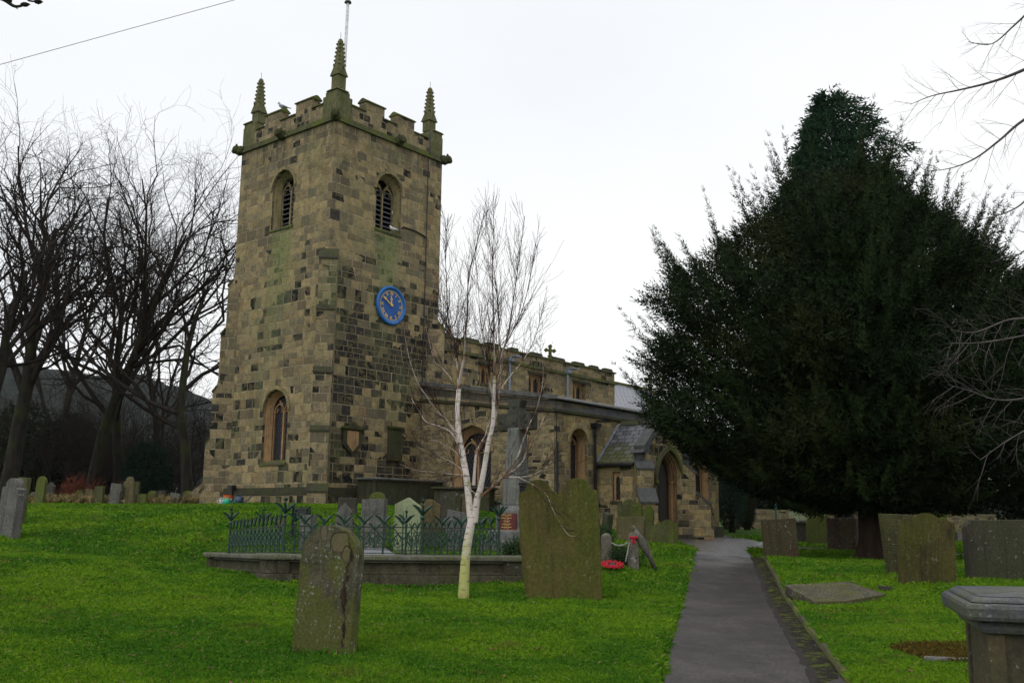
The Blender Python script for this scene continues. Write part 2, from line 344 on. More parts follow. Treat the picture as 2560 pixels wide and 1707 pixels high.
M_LEAD = simple('lead_sheet', (.20, .21, .235), .45, .5, 0, .35, 5, .3)
M_DLEAD = simple('dark_slate_coping', (.060, .062, .060), .7, .5, 0, .4, 6, .3)
M_CAP = simple('weathered_lead_cap', (.105, .105, .098), .6, .4, 0, .45, 7, .4)
M_BLACK = simple('black_iron', (.012, .012, .014), .4, .5)
M_GPIPE = simple('grey_painted_pipe', (.21, .24, .28), .5, .4)
M_GLASS = quarry_glass(); M_DARK = simple('dark_interior', (.008, .008, .008), .9, .1)
M_LOUV = simple('louvre_slate', (.12, .115, .135), .7, .3, 0, .35, 6)
M_DOOR = NM('old_oak_door', .55, .4); _u, _v = M_DOOR.uv(); M_DOOR.col(M_DOOR.mix(M_DOOR.step(M_DOOR.M('FRACT', M_DOOR.mul(_u, 7)), .02, .1), (.004,)*3, M_DOOR.mix(M_DOOR.noise(M_DOOR.map(M_DOOR.coord(), (20, 20, 1)), 1, 3), (.014, .010, .008), (.035, .026, .02)))); M_DOOR = M_DOOR.m
M_BLUE = simple('clock_blue_paint', (.012, .13, .40), .45, .5, 0, .18, 5, .2); M_BLUE2 = simple('clock_dial_blue', (.010, .085, .33), .5, .4, 0, .1, 4)
M_GOLD = simple('gilt_paint', (.75, .50, .16), .4, .5, .2, .12)
M_WHITE = simple('white_paint', (.62, .63, .65), .5, .4, 0, .25, 9); M_DOVE = simple('white_feathers', (.75, .75, .76), .8, .2, 0, .08); M_PIGEON = simple('grey_feathers', (.35, .38, .42), .8, .2, 0, .3, 20)
M_GREEN = simple('green_railing_paint', (.008, .040, .022), .42, .5, 0, .55, 14, .2)
M_RAILRUST = simple('dark_green_rail', (.018, .035, .02), .6, .4, 0, .8, 12, .2)

# ---------------------------------------------------------------- church
AZ = radians(39.5); C0 = (-6.474, 34.0)
CH = empty('church', (C0[0], C0[1], 1.1), pi/2-AZ, 'sandstone parish church with square clock tower, battlements and slate roofed porch', 'church')
ZB = 1.1
def cxf(s_, t_): # local (s along nave, t toward the path) -> world
    return (C0[0]+s_*sin(AZ)+t_*cos(AZ), C0[1]+s_*cos(AZ)-t_*sin(AZ))
def part(name, mb, mat, parent=CH, smooth=False, bevel=0, label=None):
    if not isinstance(mb, bpy.types.Mesh): mb.xf(lambda v: (v[0], v[1], v[2]-ZB))
    o = obj(name, mb, mat, parent, smooth, bevel=bevel)
    if label: o['label'] = label
    return o
def arch(a, zs, za, n=9, z0=None):
    """pointed arch outline centred on 0, half width a, springing zs, apex za (and down to z0)"""
    h = za-zs; r = (a*a+h*h)/(2*a); P = []
    for i in range(n+1):
        z = h*sin(pi/2*i/n) if h < r*.98 else h*i/n
        P.append((a-r+sqrt(max(r*r-z*z, 0)), zs+z))
    P[-1] = (0, za); R_ = P+[(-x, z) for x, z in P[-2::-1]]
    if z0 is not None: R_ = [(a, z0)]+R_+[(-a, z0)]
    return R_
class Face:
    """a wall plane: origin point, horizontal axis u, inward axis w"""
    def __init__(s, o, u, w): s.o = np.array([o[0], o[1], 0.]); s.u = np.array([u[0], u[1], 0.]); s.w = np.array([w[0], w[1], 0.])
    def p(s, a, z, d=0): q = s.o+s.u*a+s.w*d; return (q[0], q[1], z)
    def wall(s, mb, outline, holes=(), reveal=.4, d=0):
        loops = [[Vector((x, z, 0)) for x, z in outline]]+[[Vector((x, z, 0)) for x, z in h] for h in holes]
        flat = list(outline)+[q for h in holes for q in h]
        want = np.dot(np.cross(s.u, [0, 0, 1]), s.w) < 0 # normal should be -w ; for ccw (u,z)
        F = []
        for t in geometry.tessellate_polygon(loops):
            a, b, c = [flat[i] for i in t]; ar = (b[0]-a[0])*(c[1]-a[1])-(b[1]-a[1])*(c[0]-a[0])
            if abs(ar) < 1e-9: continue
            F.append(tuple(t) if (ar > 0) == want else tuple(t)[::-1])
        mb.add([s.p(x, z, d) for x, z in flat], F)
        for h in holes: s.tunnel(mb, h, d, d+reveal)
        return mb
    def tunnel(s, mb, h, d0, d1, h2=None):
        h2 = h2 or h; n = len(h); ar = sum(h[i][0]*h[(i+1) % n][1]-h[(i+1) % n][0]*h[i][1] for i in range(n))
        V = [s.p(x, z, d0) for x, z in h]+[s.p(x, z, d1) for x, z in h2]; F = []
        for i in range(n):
            j = (i+1) % n; q = (i, i+n, j+n, j)
            F.append(q if (ar > 0) == (np.dot(np.cross(s.u, [0, 0, 1]), s.w) < 0) else q[::-1])
        mb.add(V, F)
    def ext(s, mb, poly, d0, d1): return mb.prism(poly, s.o+s.w*d0, s.u, (0, 0, 1), s.w*(d1-d0))
    def band(s, mb, inner, outer, d0, d1):
        """solid strip between two open polylines of equal length"""
        n = len(inner); V = [s.p(*q, d0) for q in inner]+[s.p(*q, d0) for q in outer]+[s.p(*q, d1) for q in inner]+[s.p(*q, d1) for q in outer]; F = []
        for i in range(n-1):
            F += [(i, i+1, n+i+1, n+i), (2*n+i, 3*n+i, 3*n+i+1, 2*n+i+1), (n+i, n+i+1, 3*n+i+1, 3*n+i), (i, 2*n+i, 2*n+i+1, i+1)]
        F += [(0, n, 3*n, 2*n), (n-1, 3*n-1, 4*n-1, 2*n-1)]; mb.add(V, F); return mb
    def bar(s, mb, pts, r, d): return mb.tube([s.p(x, z, d) for x, z in pts], r, 4)
def sh(pts, dx): return [(x+dx, z) for x, z in pts]
FR = Face((0, 0), (1, 0), (0, 1))      # clock face of tower: u = s, looks along -y
FL = Face((0, 0), (0, 1), (1, 0))      # west face of tower
def tracery_window(F, c, a, z0, zs, za, kind, d=0, warm=M_WARM, parent=CH, hood=True, name='window', k=.80):
    """window things inside an arched opening: frame orders, mullion, tracery, glass or louvres"""
    w = MB(); out_ = sh(arch(a, zs, za, z0=z0), c); inn = sh(arch(a*k, zs, za-a*.26, z0=z0+.0), c)
    F.tunnel(w, out_, d+.10, d+.34, inn); fr = part(name, w, warm, parent)
    w = MB(); F.bar(w, [(c, z0), (c, zs+.02)], .055, d+.40)
    b = a*k/2; hh = (za-zs)*.62
    for sx in (-1, 1):
        F.bar(w, sh(arch(b, zs-.08, zs-.08+hh*.8), c+sx*b), .04, d+.40)
        F.bar(w, [(c, zs), (c+sx*b*.55, zs+hh*.62), (c+sx*b*1.05, zs+hh*.80+.04)], .04, d+.40)
        F.bar(w, [(c+sx*a*k, z0), (c+sx*a*k, zs)], .035, d+.40)
        for q in (-1, 1): F.bar(w, [(c+sx*b+q*b*.9, zs-.02), (c+sx*b+q*b*.4, zs+.02), (c+sx*b+q*b*.45, zs+.13)], .022, d+.41)
    part('tracery', w, warm, fr)
    w = MB()
    if kind == 'louvre':
        z = z0+.05
        while z < zs+hh*.4:
            for sx in (-1, 1):
                x0 = c+sx*b-b*.9; x1 = c+sx*b+b*.9
                V = [F.p(x0, z, d+.36), F.p(x1, z, d+.36), F.p(x1, z+.13, d+.58), F.p(x0, z+.13, d+.58)]; V += [(x, y, q+.025) for x, y, q in V]
                w.add(V, [(0, 3, 2, 1), (4, 5, 6, 7), (0, 1, 5, 4), (1, 2, 6, 5), (2, 3, 7, 6), (3, 0, 4, 7)])
            z += .19
        part('louvres', w, M_LOUV, fr); w = MB(); F.wall(w, sh(arch(a*1.0, zs, za, z0=z0), c), d=d+.62); part('dark_backing', w, M_DARK, fr)  # near-black sheet stands for the unlit belfry behind the louvres
    else:
        F.wall(w, sh(arch(a*.98, zs, za-.03, z0=z0), c), d=d+.44); part('glass', w, M_GLASS, fr)
    w = MB(); n = [(c-a-.05, z0-.10), (c+a+.05, z0-.10), (c+a+.05, z0-.02), (c-a-.05, z0-.02)]
    V = [F.p(c-a-.04, z0-.12, d-.05), F.p(c+a+.04, z0-.12, d-.05), F.p(c+a+.04, z0-.03, d-.05), F.p(c-a-.04, z0-.03, d-.05), F.p(c-a, z0+.10, d+.36), F.p(c+a, z0+.10, d+.36), F.p(c-a, z0-.12, d+.36), F.p(c+a, z0-.12, d+.36)]
    w.add(V, [(0, 1, 2, 3), (3, 2, 5, 4), (0, 6, 7, 1), (0, 3, 4, 6), (1, 7, 5, 2)]); part('sill', w, M_COPE, fr)
    if hood:
        w = MB(); F.band(w, sh(arch(a+.02, zs, za+.02), c), sh(arch(a+.12, zs, za+.15), c), d-.055, d+.02); part('hood_mould', w, M_TRIM, fr)
    return fr
# tower walls
TW, TD, ZT = 5.6, 5.6, 16.0
bel = lambda c: sh(arch(.65, 13.8, 14.52, z0=12.3), c)
wwin = sh(arch(.70, 5.42, 6.18, z0=3.58), 2.57)
mb = MB()
FR.wall(mb, [(0, .8), (TW, .8), (TW, ZT), (0, ZT)], [bel(2.76)], .36)
FL.wall(mb, [(0, .8), (TD, .8), (TD, ZT), (0, ZT)], [bel(2.82), wwin], .36)
FBK = Face((0, TD), (1, 0), (0, -1)); FRT = Face((TW, 0), (0, 1), (-1, 0))
FBK.wall(mb, [(0, .8), (TW, .8), (TW, ZT), (0, ZT)]); FRT.wall(mb, [(0, .8), (TD, .8), (TD, ZT), (0, ZT)], [bel(2.8)], .36)
mb.box(.4, .4, 15.6, TW-.4, TD-.4, 15.8)
part('tower_wall', mb, M_ASH)
tracery_window(FR, 2.76, .65, 12.3, 13.8, 14.52, 'louvre', warm=M_TRIM, name='belfry_window')
tracery_window(FL, 2.82, .65, 12.3, 13.8, 14.52, 'louvre', warm=M_TRIM, name='belfry_window')
tracery_window(FRT, 2.8, .65, 12.3, 13.8, 14.52, 'louvre', warm=M_TRIM, name='belfry_window')
tracery_window(FL, 2.57, .70, 3.58, 5.42, 6.18, 'glass', name='tower_window')
# string course, plinth
mb = MB()
def ring(mb, g, z0, z1, ty=0):
    for x0, y0, x1, y1 in ((-g, -g, TW+g, 0), (-g, TD, TW+g, TD+g), (-g, 0, 0, TD), (TW, 0, TW+g, TD)): mb.box(x0, y0, z0, x1, y1, z1)
ring(mb, .09, 15.80, 15.90); ring(mb, .05, 15.90, 16.02); part('string_course', mb, M_COPE)
mb = MB(); ring(mb, .16, .8, 2.42); part('plinth', mb, M_ASH); mb = MB(); ring(mb, .20, 2.42, 2.56); ring(mb, .12, 2.56, 2.68); part('plinth_moulding', mb, M_SOOT)
# parapet
PW = .38
mb = MB()
mb.box(0, 0, 16, TW, PW, 16.58).box(0, TD-PW, 16, TW, TD, 16.58).box(0, PW, 16, PW, TD-PW, 16.58).box(TW-PW, PW, 16, TW, TD-PW, 16.58)
part('parapet', mb, M_SOOT if 0 else M_BUT)
def cope(mb, F, a0, a1, z, d0, d1, hgt=.13, ov=.06):
    m = (d0+d1)/2; pr = [(d0-ov, z), (d1+ov, z), (d1+ov, z+.045), (m+.05, z+hgt), (m-.05, z+hgt), (d0-ov, z+.045)]
    mb.prism(pr, F.o+F.u*a0, F.w, (0, 0, 1), F.u*(a1-a0))
FBKr = Face((TW, TD), (-1, 0), (0, -1))
for F, ms in ((FR, [(1.43, 2.37), (3.04, 3.97)]), (FL, [(1.37, 2.32), (3.25, 4.2)]), (FBK, [(1.43, 2.37), (3.1, 4.0)]), (FRT, [(1.43, 2.37), (3.1, 4.0)])):
    e = [.72]+[q for m_ in ms for q in m_]+[4.75]
    for i in range(0, len(e), 2): mb = MB(); cope(mb, F, e[i]+.0, e[i+1], 16.583, 0, PW); part('parapet_coping', mb, M_COPE)
    for a0, a1 in ms:
        mb = MB(); F.ext(mb, [(a0, 16.0), (a1, 16.0), (a1, 17.0), (a0, 17.0)], -.003, PW+.003); ml = part('merlon', mb, M_BUT)
        mb = MB(); cope(mb, F, a0-.04, a1+.04, 17.003, 0, PW, .17); part('merlon_coping', mb, M_COPE, ml)
def pinnacle(x, y):
    up_ = .20 if x < 1 and y < 1 else 0
    sx = 1 if x < 2 else -1; sy = 1 if y < 2 else -1; bx, by = (0 if sx > 0 else TW), (0 if sy > 0 else TD)
    cx, cy = bx+sx*.40, by+sy*.40
    mb = MB(); x0, y0, x1, y1 = bx-sx*.004, by-sy*.004, bx+sx*.76, by+sy*.76
    mb.box(x0, y0, 16.0, x1, y1, 16.85); mb.box(x0+sx*.02, y0+sy*.02, 16.85, bx+sx*.64, by+sy*.64, 17.02)
    mb.box(x0-sx*.04, y0-sy*.04, 17.02, bx+sx*.58, by+sy*.58, 17.09, .05, .05)
    pn = part('pinnacle', mb, M_PINN, bevel=.012)
    mb = MB(); mb.box(cx-.19, cy-.19, 17.08-up_, cx+.19, cy+.19, 17.74)
    for ax in range(4):
        c, s = [(1, 0), (0, 1), (-1, 0), (0, -1)][ax]; o = np.array([cx+c*.17, cy+s*.17, 0]); u = np.array([-s, c, 0])
        mb.prism([(-.25, 17.52), (.25, 17.52), (0, 17.93)], o, u, (0, 0, 1), np.array([c, s, 0])*.07)
        mb.sphere((cx+c*.24, cy+s*.24, 17.86), .055, 6, 4)
    mb.xf(lambda v: (v[0], v[1], v[2]+up_)); part('pinnacle_shaft', mb, M_PINN, pn, bevel=.01)
    mb = MB(); V = []
    prof = [(.215, 17.72), (.10, 18.86), (.115, 18.90), (.07, 19.0)]
    mb.lathe(prof, 8, (cx, cy, 0))
    for i in range(6):
        z = 17.98+i*.165; rr = .20-.115*(z-17.72)/1.14
        for k in range(4):
            a = k*pi/2+pi/4; mb.sphere((cx+cos(a)*(rr+.025), cy+sin(a)*(rr+.02), z), .052, 6, 4)
    mb.xf(lambda v: (v[0], v[1], v[2]+up_)); part('spirelet', mb, M_PINN, pn)
    mb = MB(); mb.tube([(cx, cy, 19.0), (cx, cy, 19.28)], .008, 4); mb.xf(lambda v: (v[0], v[1], v[2]+up_)); part('lightning_rod', mb, M_BLACK, pn)
for x, y in ((0, 0), (0, 5.6), (5.6, 0), (5.6, 5.6)): pinnacle(x, y)
def gargoyle(x, y, dx, dy):
    mb = MB(); L_ = sqrt(dx*dx+dy*dy); dx /= L_; dy /= L_; o = np.array([x, y, 15.93])
    dv = np.array([dx, dy, 0]); sv = np.array([-dy, dx, 0])
    dv = dv*.5; mb.tube([o-dv*.1, o+dv*.12+[0, 0, .02], o+dv*.28+[0, 0, -.04], o+dv*.42+[0, 0, .0]], [.20, .20, .17, .14], 7)
    mb.sphere(tuple(o+dv*.46+[0, 0, .04]), .175, 8, 6); mb.sphere(tuple(o+dv*.64+[0, 0, -.03]), .10, 7, 5)
    for q in (-1, 1): mb.sphere(tuple(o+dv*.42+sv*q*.11+[0, 0, .17]), .05, 5, 4, (1, 1, 1.6)); mb.sphere(tuple(o+dv*.56+sv*q*.05+[0, 0, .10]), .025, 5, 4); mb.sphere(tuple(o+dv*.2+sv*q*.13+[0, 0, -.08]), .06, 5, 4)
    part('gargoyle', mb, M_MOSSY, smooth=True)
gargoyle(0, 0, -1, -1); gargoyle(TW, 0, 1, -1); gargoyle(0, TD, -1, 1); gargoyle(3.1, 0, 0, -1); gargoyle(0, 3.0, -1, 0)
# diagonal buttresses
def dbutt(name, cx, cy, dx, dy, wd, stages, zb, mat=M_BUT, capmat=M_SOOT, weather=.35, root=.6):
    """stages: list of (z_top, projection) from the bottom up"""
    L_ = sqrt(dx*dx+dy*dy); d = np.array([dx/L_, dy/L_, 0]); s_ = np.array([-d[1], d[0], 0]); o = np.array([cx, cy, 0])-s_*wd/2
    pr = [(-root, zb)]; z = zb
    prof = [(-root, zb), (stages[0][1], zb)]
    cl_ = []; nst = len(stages)
    for i, (zt, pj) in enumerate(stages):
        nx = stages[i+1][1] if i+1 < nst else -.02; wz = weather*(pj-nx)/.3
        prof += [(pj, zt), (nx, zt+wz)]
        caps = MB(); cl_.append(caps); caps.prism([(pj+.035, zt-.05), (pj+.035, zt+.01), (nx+.01, zt+wz+.05), (nx+.01, zt+wz-.03), (pj-.02, zt-.05)], o-s_*.03, d, (0, 0, 1), s_*(wd+.06))
    prof += [(-root, prof[-1][1])]
    mb = MB(); mb.prism(prof, o, d, (0, 0, 1), s_*wd); b = part(name, mb, mat); [part('weathering', q, capmat, b) for q in cl_]; return b
dbutt('buttress', 0, 0, -1, -1, .62, [(2.52, .78), (4.55, .60), (6.55, .50), (8.75, .38), (10.6, .28)], .8)
dbutt('buttress', 0, TD, -1, 1, .62, [(2.55, .70), (4.35, .62), (6.3, .47), (8.5, .30), (10.4, .14)], .8)
dbutt('buttress', TW, 0, 1, -1, .75, [(6.0, .32), (8.9, .26)], 1.0, M_MOSSY if 0 else M_BUT, M_COPE)
# wall monuments on the tower, drain, cable
mb = MB(); FR.ext(mb, [(.95, 4.75), (1.35, 3.82), (1.78, 4.05+.2), (1.78, 4.9), (.95, 4.9)] if 0 else [(.92, 4.15), (1.34, 3.84), (1.78, 4.15), (1.78, 4.72), (.92, 4.72)], -.10, .05); mo = part('wall_monument', mb, M_SOOT, bevel=.01, label='shield shaped stone memorial on the tower wall')
mb = MB(); FR.ext(mb, [(1.08, 4.2), (1.34, 3.94), (1.60, 4.2), (1.60, 4.66), (1.08, 4.66)], -.125, -.10); part('inscription_panel', mb, M_WARM, mo)
mb = MB(); FR.ext(mb, [(.84, 4.72), (1.86, 4.72), (1.80, 4.80), (1.50, 4.86), (1.35, 4.98), (1.20, 4.86), (.90, 4.80)], -.18, .04); part('cornice', mb, M_MOSSY, mo)
mb = MB(); FR.ext(mb, [(3.10, 3.80), (3.74, 3.80), (3.74, 4.90), (3.10, 4.90)], -.10, .05); mo = part('wall_tablet', mb, M_SOOT, bevel=.01, label='dark rectangular memorial tablet on the tower wall')
mb = MB(); FR.ext(mb, [(3.04, 4.9), (3.8, 4.9), (3.8, 4.98), (3.04, 4.98)], -.16, .04); part('cornice', mb, M_MOSSY, mo); mb = MB(); FR.ext(mb, [(3.08, 3.74), (3.76, 3.74), (3.76, 3.8), (3.08, 3.8)], -.13, .04); part('tablet_sill', mb, M_MOSSY, mo)
mb = MB(); mb.tube([(4.82, -.03, 1.2), (4.80, -.03, 8), (4.79, -.03, 15.8), (4.79, -.12, 15.95), (4.79, -.06, 17.0)], .018, 5); mb.tube([(4.8, -.04, 12.5), (4.2, -.04, 12.62), (3.55, -.04, 12.63), (3.3, .1, 12.45), (3.1, .2, 12.42)], .03, 5); part('lightning_conductor', mb, M_BLACK)
mb = MB(); mb.tube([(-.14, 4.55, 2.75), (-.26, 4.55, 2.68), (-.26, 4.55, 2.1)], .055, 8); mb.box(-.36, 4.42, 2.66, -.16, 4.68, 2.78); mb.tube([(-.26, 4.55, 2.2), (-.36, 4.5, 2.06)], .06, 8); part('downpipe', mb, M_BLACK)
# clock
FC = Face((3.0, 0), (1, 0), (0, 1)); ZC = 9.46
mb = MB(); n = 48
mb.lathe([(.60, -.02), (.73, 0), (.75, .05), (.72, .11), (.66, .13), (.64, .085), (.59, .085), (.575, .06)], n, (3.0, 0, ZC), axis='-y')
ck = part('clock', mb, M_BLUE, smooth=True)
mb = MB(); mb.lathe([(.60, .02), (.60, .062)], n, (3.0, 0, ZC), axis='-y'); part('dial', mb, M_BLUE2, ck)
mb = MB()
def cp(r, a): return (3.0+r*sin(a), ZC+r*cos(a))
def ringb(mb, r0_, r1_, y0, y1):
    V = []; 
    for r, y in ((r0_, y0), (r1_, y0), (r1_, y1), (r0_, y1)):
        for k in range(n): a = 2*pi*k/n; V.append((3.0+r*sin(a), -y, ZC+r*cos(a)))
    mb.add(V, [(i*n+k, i*n+(k+1) % n, ((i+1) % 4)*n+(k+1) % n, ((i+1) % 4)*n+k) for i in range(4) for k in range(n)])
ringb(mb, .545, .562, .062, .075)
def stroke(mb, a, r0_, o0, r1_, o1, w=.011, y0=.062, y1=.078):
    # stroke in numeral frame: radial r, tangential offset o at hour angle a
    ca, sa = cos(a), sin(a); P = []
    d = np.array([r1_-r0_, o1-o0]); d /= np.linalg.norm(d); q = np.array([-d[1], d[0]])*w
    for r, o in ((r0_+q[0], o0+q[1]), (r1_+q[0], o1+q[1]), (r1_-q[0], o1-q[1]), (r0_-q[0], o0-q[1])): P.append((3.0+r*sa+o*ca, ZC+r*ca-o*sa))
    mb.prism(P, (0, -y0, 0), (1, 0, 0), (0, 0, 1), (0, -(y1-y0), 0))
NUM = ['XII', 'I', 'II', 'III', 'IIII', 'V', 'VI', 'VII', 'VIII', 'IX', 'X', 'XI']
for k, s_ in enumerate(NUM):
    a = k*pi/6; wd = {'I': .042, 'V': .075, 'X': .075}; tot = sum(wd[c] for c in s_); o = -tot/2; r_i, r_o = .405, .515
    for c in s_:
        m_ = o+wd[c]/2
        if c == 'I': stroke(mb, a, r_i, m_, r_o, m_, .010)
        elif c == 'V': stroke(mb, a, r_o, m_-.03, r_i, m_, .011); stroke(mb, a, r_o, m_+.03, r_i, m_, .006)
        else: stroke(mb, a, r_o, m_-.03, r_i, m_+.03, .011); stroke(mb, a, r_o, m_+.03, r_i, m_-.03, .006)
        o += wd[c]
for k in range(60): stroke(mb, k*pi/30, .530, 0, .548, 0, .006 if k % 5 else .012)
part('roman_numerals', mb, M_GOLD, ck)
mb = MB(); a = radians(-60+2)
for r0_, r1_, w in ((0, .40, .022), (.36, .42, .055), (.42, .50, .030)): stroke(mb, a, r0_, 0, r1_, 0, w, .095, .11)
part('minute_hand', mb, M_GOLD, ck)
mb = MB(); a = radians(-5)
for r0_, r1_, w in ((0, .26, .026), (.20, .27, .055), (.27, .36, .022)): stroke(mb, a, r0_, 0, r1_, 0, w, .08, .094)
part('hour_hand', mb, M_GOLD, ck)
mb = MB(); mb.lathe([(.05, .06), (.05, .125), (.03, .135)], 16, (3.0, 0, ZC), axis='-y'); part('clock_boss', mb, M_GOLD, ck)
# flagpole on the tower roof
mb = MB(); mb.tube([(2.70, 2.9, 15.8), (2.78, 2.9, 22.55)], [.075, .06], 10); fp = part('flagpole', mb, M_WHITE, smooth=True)
mb = MB(); mb.lathe([(.10, 0), (.15, .03), (.12, .10), (.04, .12)], 12, (2.78, 2.9, 22.55)); part('finial_cap', mb, M_DLEAD, fp)

# ---- aisle (south) : s 4.8..16.37, t 0..6.33 -> y = -t
AE, AT, AS = 16.37, 6.33, 4.8
FAW = Face((AS, -AT), (0, 1), (1, 0)); FAS = Face((AS, -AT), (1, 0), (0, 1)); FAE = Face((AE, -AT), (0, 1), (-1, 0))
zw = lambda t: 6.60-.92*t/AT
awin = sh(arch(.92, 4.05, 5.0, z0=2.62), AT-2.62)
mb = MB(); FAW.wall(mb, [(0, .8), (AT, .8), (AT, zw(0)), (0, zw(AT))], [awin], .36); part('aisle_west_wall', mb, M_RUB)
w1 = sh(arch(.52, 4.30, 4.82, z0=2.6), 6.20-AS); w2 = sh(arch(1.04, 3.62, 4.66, z0=2.36), 14.42-AS)
mb = MB(); FAS.wall(mb, [(0, .7), (AE-AS, .7), (AE-AS, 5.68), (0, 5.68)], [w1, w2], .36)
FAE.wall(mb, [(0, .7), (AT, .7), (AT, zw(0)), (0, zw(AT))]); part('aisle_south_wall', mb, M_ASH2)
mb = MB(); mb.prism([(0, 5.68), (AT, 6.6), (AT, 6.3), (0, 5.4)], (AS, -AT, 0), (0, 1, 0), (0, 0, 1), (AE-AS, 0, 0)); part('aisle_roof', mb, M_LEAD)
tracery_window(FAW, AT-2.62, .92, 2.62, 4.05, 5.0, 'glass')
tracery_window(FAS, 6.20-AS, .52, 2.6, 4.30, 4.82, 'glass')
tracery_window(FAS, 14.42-AS, 1.04, 2.36, 3.62, 4.66, 'glass', d=-.10, k=.93)
# string + lead capping
mb = MB()
mb.prism([(-.08, 5.30), (-.08, 5.37), (0, 5.42), (.0, 5.27)], (AS-.08, -AT, 0), (0, 1, 0), (0, 0, 1), (AE-AS+.16, 0, 0))
V0 = [(AS-.09, -AT-.08, 5.28), (AS-.09, 0, 6.06), (AS, 0, 6.03), (AS, -AT-.0, 5.25)]
mb.add([(x, y, z) for x, y, z in V0]+[(x, y, z+.10) for x, y, z in V0], [(0, 3, 2, 1), (4, 5, 6, 7), (0, 1, 5, 4), (2, 3, 7, 6), (3, 0, 4, 7), (1, 2, 6, 5)]); part('string_course', mb, M_SOOT)
mb = MB()
mb.prism([(-.14, 5.72), (-.14, 5.76), (-.02, 5.85), (.30, 5.90), (.30, 5.72)], (AS-.14, -AT, 0), (0, 1, 0), (0, 0, 1), (AE-AS+.2, 0, 0))
V0 = [(AS-.16, -AT-.16, 5.70), (AS-.16, 0, 6.66), (AS+.3, 0, 6.66), (AS+.3, -AT-.0, 5.70)]
mb.add(V0+[(x, y, z+.15) for x, y, z in V0], [(0, 3, 2, 1), (4, 5, 6, 7), (0, 1, 5, 4), (2, 3, 7, 6), (3, 0, 4, 7), (1, 2, 6, 5)]); part('lead_capping', mb, M_CAP)
mb = MB(); mb.box(4.6, -AT-.14, .7, AE+.14, -AT, 1.50); mb.box(AE, -AT, .7, AE+.14, 0, 1.5); mb.box(4.66, -AT, .7, AS, -.3, 1.9); part('plinth', mb, M_SOOT)
mb = MB(); mb.prism([(0, 0), (.9, 0), (0, 1.2)], (AE, -AT+.3, 1.0), (1, 0, 0), (0, 0, 1), (0, .6, 0)); part('buttress', mb, M_SOOT)
def pipe(x, t, z0, z1, mat, hopper=True, r=.05, off=.09):
    mb = MB(); mb.tube([(x, -t-off, z0), (x, -t-off, z1)], r, 8)
    for z in np.arange(z0+.5, z1-.3, 1.4): mb.tube([(x, -t-off, z), (x, -t-off, z+.07)], r*1.35, 8)
    if hopper: mb.box(x-.13, -t-.26, z1-.02, x+.13, -t, z1+.12, -.04, -.0); mb.box(x+.05, -t-.4, z1+.18, x+.5, -t-.1, z1+.24)
    return part('downpipe', mb, mat)
pipe(4.86, AT, 1.3, 4.28, M_BLACK, False); pipe(7.10, AT, 1.3, 4.95, M_BLACK)
mb = MB(); mb.tube([(4.86, -AT-.06, 4.28), (4.86, -AT-.06, 5.3)], .018, 5); mb.tube([(7.42, -7.2, 3.66), (7.42, -6.55, 3.62), (7.1, -6.42, 3.5)], .04, 6); part('pipe_bracket', mb, M_BLACK)
# ---- clerestory : t=0 plane, s 5.6..18.04
CE = 18.04; FCL = Face((0, -.0), (1, 0), (0, 1))
cw = [(8.1, 8.82), (11.35, 12.45), (14.6, 15.66)]
holes = [[(a, 7.15), (b, 7.15), (b, 7.95), (a, 7.95)] for a, b in cw]
mb = MB(); FCL.wall(mb, [(TW+.003, 5.9), (CE, 5.9), (CE, 8.72), (TW+.003, 8.72)], holes, .3); Face((CE, 0), (0, 1), (-1, 0)).wall(mb, [(0, 5.9), (6, 5.9), (6, 8.72), (0, 8.72)])
Face((CE, 6), (-1, 0), (0, -1)).wall(mb, [(0, .8), (CE-TW, .8), (CE-TW, 8.72), (0, 8.72)]); part('clerestory_wall', mb, M_CLER)
mb = MB(); mb.box(TW, .4, 8.2, CE-.4, 5.6, 8.45); part('nave_roof', mb, M_LEAD)
mb = MB(); mb.box(TW+.003, -.10, 8.18, CE+.1, 0, 8.30); mb.box(CE, 0, 8.18, CE+.1, 6, 8.3); part('string_course', mb, M_COPE)
mb = MB(); mb.box(TW+.003, -.07, 8.72, CE+.07, .32, 8.79); mb.box(CE-.3, .32, 8.72, CE+.07, 6, 8.79); part('parapet_coping', mb, M_COPE)
for i, (a, b) in enumerate([(5.75, 6.5), (7.17, 8.09), (8.63, 9.48), (10.16, 10.66), (11.59, 12.35), (13.13, 14.03), (14.77, 15.57), (16.13, 16.73), (17.25, 17.91)]):
    mb = MB(); mb.box(a, -.02, 8.79, b, .27, 8.93, .03, .04); part('merlon', mb, M_SOOT, bevel=.02)
for (a, b) in cw:
    mb = MB(); FCL.wall(mb, [(a, 7.15), (b, 7.15), (b, 7.95), (a, 7.95)], [sh(arch((b-a)*.17, 7.55, 7.85, 4, z0=7.2), a+(b-a)*q) for q in (.27, .73)], .1, d=.24); wf = part('window', mb, M_WARM)
    mb = MB(); FCL.wall(mb, [(a, 7.15), (b, 7.15), (b, 7.95), (a, 7.95)], d=.32); part('glass', mb, M_GLASS, wf)
    mb = MB(); mb.box(a-.08, -.05, 7.96, b+.08, .02, 8.05); part('hood_mould', mb, M_SOOT, wf)
for x in (9.93, 14.06): pipe(x, 0, 6.7, 8.28, M_GPIPE, True, .05, .1)
